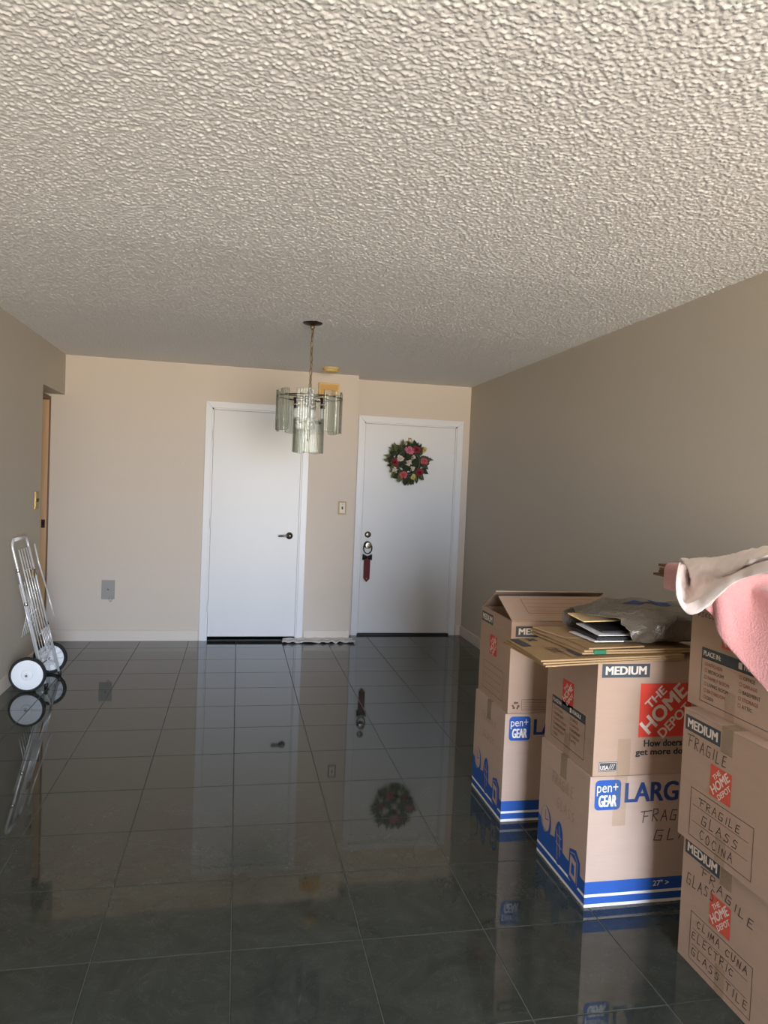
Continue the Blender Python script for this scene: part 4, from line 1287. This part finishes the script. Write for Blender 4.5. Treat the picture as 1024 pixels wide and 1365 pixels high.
def surf_patch(pts, m_):
    """blue print lying on the film"""
    mb = MB()
    for (i, k) in pts:
        q = [Vector(secs[i][k]), Vector(secs[i + 1][k]), Vector(secs[i + 1][(k + 1) % NC]), Vector(secs[i][(k + 1) % NC])]
        n = (q[1] - q[0]).cross(q[3] - q[0]).normalized()
        c = Vector((secs[i][0][0], 2.45, zt + 0.03))
        if n.dot(q[0] - c) < 0:
            n = -n
        mb.add([tuple(v + n * 0.0012) for v in q], [(0, 1, 2, 3)])
    return mb.build('blue_print', m_, bg, smooth=True)
surf_patch([(7, 9), (7, 8), (8, 9), (8, 8), (9, 8), (10, 8), (11, 8), (11, 9), (12, 9), (12, 10), (12, 8), (13, 9)], 'print_blue_dark')

# ------------------------------------------------------------------ cards, towel and white garment on the near stack
ZT = 0.791 + 0.392
tc_ = thing('flattened_carton', 'thin flattened cardboard under the pink towel on the near stack', 'cardboard', (1.6, 1.88, ZT))
zc = ZT + 0.0012
for k in range(4):
    x_ = 1.348 + 0.008 * (k % 2) + 0.003 * k
    sheet('cardboard_sheet', 'kraft_shaded', tc_, [(x_, 1.830, zc), (1.900, 1.800, zc), (1.900, 2.110, zc), (x_ - 0.004, 2.140 - 0.012 * (k % 3), zc)], 0.0075)
    zc += 0.0098

def drape(nx, ny, x0, x1, y0, y1, z, boxes, steps, seed, wave=0.0, stiff=6, rotz=0.0):
    """small position-based cloth draped over axis-aligned boxes"""
    r = np.random.default_rng(seed)
    U, V = np.meshgrid(np.linspace(0, 1, nx), np.linspace(0, 1, ny), indexing='ij')
    P = np.stack([x0 + (x1 - x0) * U, y0 + (y1 - y0) * V, np.full_like(U, z)], -1)
    if rotz:
        c = P.reshape(-1, 3).mean(0); cs, sn = math.cos(rotz), math.sin(rotz)
        d = P - c
        P = np.stack([c[0] + cs * d[..., 0] - sn * d[..., 1], c[1] + sn * d[..., 0] + cs * d[..., 1], P[..., 2]], -1)
    cons = []
    for (a, b) in ((1, 0), (0, 1), (1, 1), (1, -1), (2, 0), (0, 2), (4, 0), (0, 4)):
        A = (slice(0, nx - a), slice(0, ny - b)) if b >= 0 else (slice(0, nx - a), slice(-b, ny))
        B = (slice(a, nx), slice(b, ny)) if b >= 0 else (slice(a, nx), slice(0, ny + b))
        rest = np.linalg.norm(P[A] - P[B], axis=-1)
        cons.append((A, B, rest, 1.0 if max(abs(a), abs(b)) == 1 else (0.25 if max(a, abs(b)) == 2 else 0.06)))
    if wave:
        P[..., 1] += wave * np.sin(U * 3 + V * 14) ; P[..., 2] += wave * np.cos(V * 17 + U * 4)
    P[..., 2] += r.normal(0, 0.0015, P.shape[:2])
    Q = P.copy(); th = 0.0035
    for s in range(steps):
        vel = (P - Q) * 0.965
        Q = P.copy()
        P = P + vel
        P[..., 2] -= 0.00035
        for _ in range(stiff):
            acc = np.zeros_like(P); cnt = np.zeros(P.shape[:2])
            for A, B, rest, w in cons:
                d = P[B] - P[A]
                L = np.linalg.norm(d, axis=-1) + 1e-9
                k = 0.5 * w * ((L - rest) / L)[..., None] * d
                acc[A] += k; acc[B] -= k
                cnt[A] += w; cnt[B] += w
            P = P + acc / (cnt[..., None] * 0.42 + 1e-9)
        hit = np.zeros(P.shape[:2], bool)
        for lo, hi in boxes:
            lo_ = np.array(lo) - th; hi_ = np.array(hi) + th
            ins = np.all((P > lo_) & (P < hi_), axis=-1)
            if not ins.any():
                continue
            p = P[ins]
            dl = p - lo_; dh = hi_ - p
            D = np.stack([dl[:, 0], dh[:, 0], dl[:, 1], dh[:, 1], dh[:, 2]], 1)
            m_ = D.argmin(1)
            p[m_ == 0, 0] = lo_[0]; p[m_ == 1, 0] = hi_[0]
            p[m_ == 2, 1] = lo_[1]; p[m_ == 3, 1] = hi_[1]; p[m_ == 4, 2] = hi_[2]
            P[ins] = p; hit |= ins
        Q[hit] = P[hit] - (P[hit] - Q[hit]) * 0.25
    vs = [tuple(v) for v in P.reshape(-1, 3)]
    fs = [(i * ny + j, (i + 1) * ny + j, (i + 1) * ny + j + 1, i * ny + j + 1) for i in range(nx - 1) for j in range(ny - 1)]
    return vs, fs, P
stack_boxes = [((1.432, 1.640, 0.80), (1.987, 2.048, ZT + 0.001)), ((1.344, 1.80, ZT), (1.90, 2.14, zc)), ((1.386, 1.586, 0.3), (1.941, 1.994, 0.791))]
vs, fs, P = drape(56, 54, 1.292, 1.800, 1.570, 2.090, zc + 0.025, stack_boxes, 150, 3, wave=0.010)
tw = thing('towel', 'dusty pink towel hanging over the edge of the near stack of boxes', 'towel', (1.5, 1.8, ZT))
o = MB().add(vs, fs).build('towel_cloth', 'towel_pink', tw, smooth=True)
md = o.modifiers.new('thickness', 'SOLIDIFY'); md.thickness = 0.006; md.offset = 1
md = o.modifiers.new('smooth', 'SUBSURF'); md.levels = 1; md.render_levels = 1

G = [
[(1.281, 1.9, 1.257), (1.235, 1.86, 1.167), (1.246, 1.83, 1.124), (1.26, 1.81, 1.109), (1.272, 1.78, 1.126), (1.274, 1.72, 1.173), (1.262, 1.65, 1.225), (1.262, 1.59, 1.249), (1.243, 1.5, 1.273)] ,
[(1.297, 1.904, 1.236), (1.258, 1.864, 1.181), (1.248, 1.834, 1.134), (1.265, 1.814, 1.144), (1.276, 1.784, 1.166), (1.271, 1.724, 1.202), (1.257, 1.654, 1.24), (1.264, 1.594, 1.272), (1.245, 1.504, 1.299)] ,
[(1.375, 1.975, 1.21), (1.339, 1.935, 1.157), (1.331, 1.905, 1.147), (1.336, 1.885, 1.165), (1.34, 1.855, 1.19), (1.326, 1.795, 1.216), (1.306, 1.725, 1.238), (1.309, 1.665, 1.268), (1.295, 1.575, 1.295)] ,
[(1.314, 1.904, 1.211), (1.293, 1.864, 1.213), (1.281, 1.834, 1.227), (1.277, 1.814, 1.251), (1.29, 1.784, 1.243), (1.276, 1.724, 1.239), (1.253, 1.654, 1.243), (1.24, 1.594, 1.269), (1.217, 1.504, 1.305)] ,
[(1.322, 1.955, 1.252), (1.311, 1.915, 1.253), (1.318, 1.885, 1.253), (1.327, 1.865, 1.259), (1.337, 1.835, 1.259), (1.323, 1.775, 1.262), (1.303, 1.705, 1.276), (1.292, 1.645, 1.292), (1.264, 1.555, 1.313)] ,
[(1.375, 2.04, 1.246), (1.369, 2.0, 1.251), (1.377, 1.97, 1.255), (1.391, 1.95, 1.261), (1.398, 1.92, 1.27), (1.389, 1.86, 1.285), (1.37, 1.79, 1.299), (1.375, 1.73, 1.319), (1.354, 1.64, 1.331)] ,
]
for r_ in G:                       # the cloth runs on past the visible part
    a, b = Vector(r_[-2]), Vector(r_[-1])
    for k in (1, 2):
        r_.append(tuple(b + (b - a) * 0.8 * k + Vector((0.03 * k, 0, -0.006 * k))))
G.append([(x + 0.06, y + 0.10, max(z - 0.055, zc + 0.012)) for x, y, z in G[-1]])
vs = [p for r_ in G for p in r_]
nc = len(G[0])
fs = [(i * nc + k, i * nc + k + 1, (i + 1) * nc + k + 1, (i + 1) * nc + k) for i in range(len(G) - 1) for k in range(nc - 1)]
gm = thing('garment', 'white cotton garment with an open banded hem bunched on the pink towel', 'clothing', (1.45, 1.85, zc))
o = MB().add(vs, fs).build('garment_cloth', 'cotton_white', gm, smooth=True)
md = o.modifiers.new('smooth', 'SUBSURF'); md.levels = 3; md.render_levels = 3
tx_ = bpy.data.textures.new('cloth_creases', 'CLOUDS'); tx_.noise_scale = 0.03; tx_.noise_depth = 1
md = o.modifiers.new('creases', 'DISPLACE'); md.texture = tx_; md.strength = 0.014; md.mid_level = 0.5; md.texture_coords = 'LOCAL'
md = o.modifiers.new('thickness', 'SOLIDIFY'); md.thickness = 0.004; md.offset = 0

# doubled hem band along the open edge
bandv = []
for k in range(nc):
    a, b = Vector(G[0][k]), Vector(G[1][k])
    e = (Vector(G[0][min(k + 1, nc - 1)]) - Vector(G[0][max(k - 1, 0)])).normalized()
    n = e.cross(b - a).normalized()
    if n.x > 0:
        n = -n
    dn = (b - a).normalized()
    bandv += [tuple(a + n * 0.005 - dn * 0.002), tuple(a.lerp(b, 0.5) + n * 0.009), tuple(b + n * 0.006)]
bf = [(3 * k + r_, 3 * k + 3 + r_, 3 * k + 4 + r_, 3 * k + 1 + r_) for k in range(nc - 1) for r_ in (0, 1)]
o = MB().add(bandv, bf).build('hem_band', 'cotton_white', gm, smooth=True)
md = o.modifiers.new('smooth', 'SUBSURF'); md.levels = 2; md.render_levels = 2
md = o.modifiers.new('creases', 'DISPLACE'); md.texture = tx_; md.strength = 0.008; md.mid_level = 0.5; md.texture_coords = 'LOCAL'
md = o.modifiers.new('thickness', 'SOLIDIFY'); md.thickness = 0.004; md.offset = 0
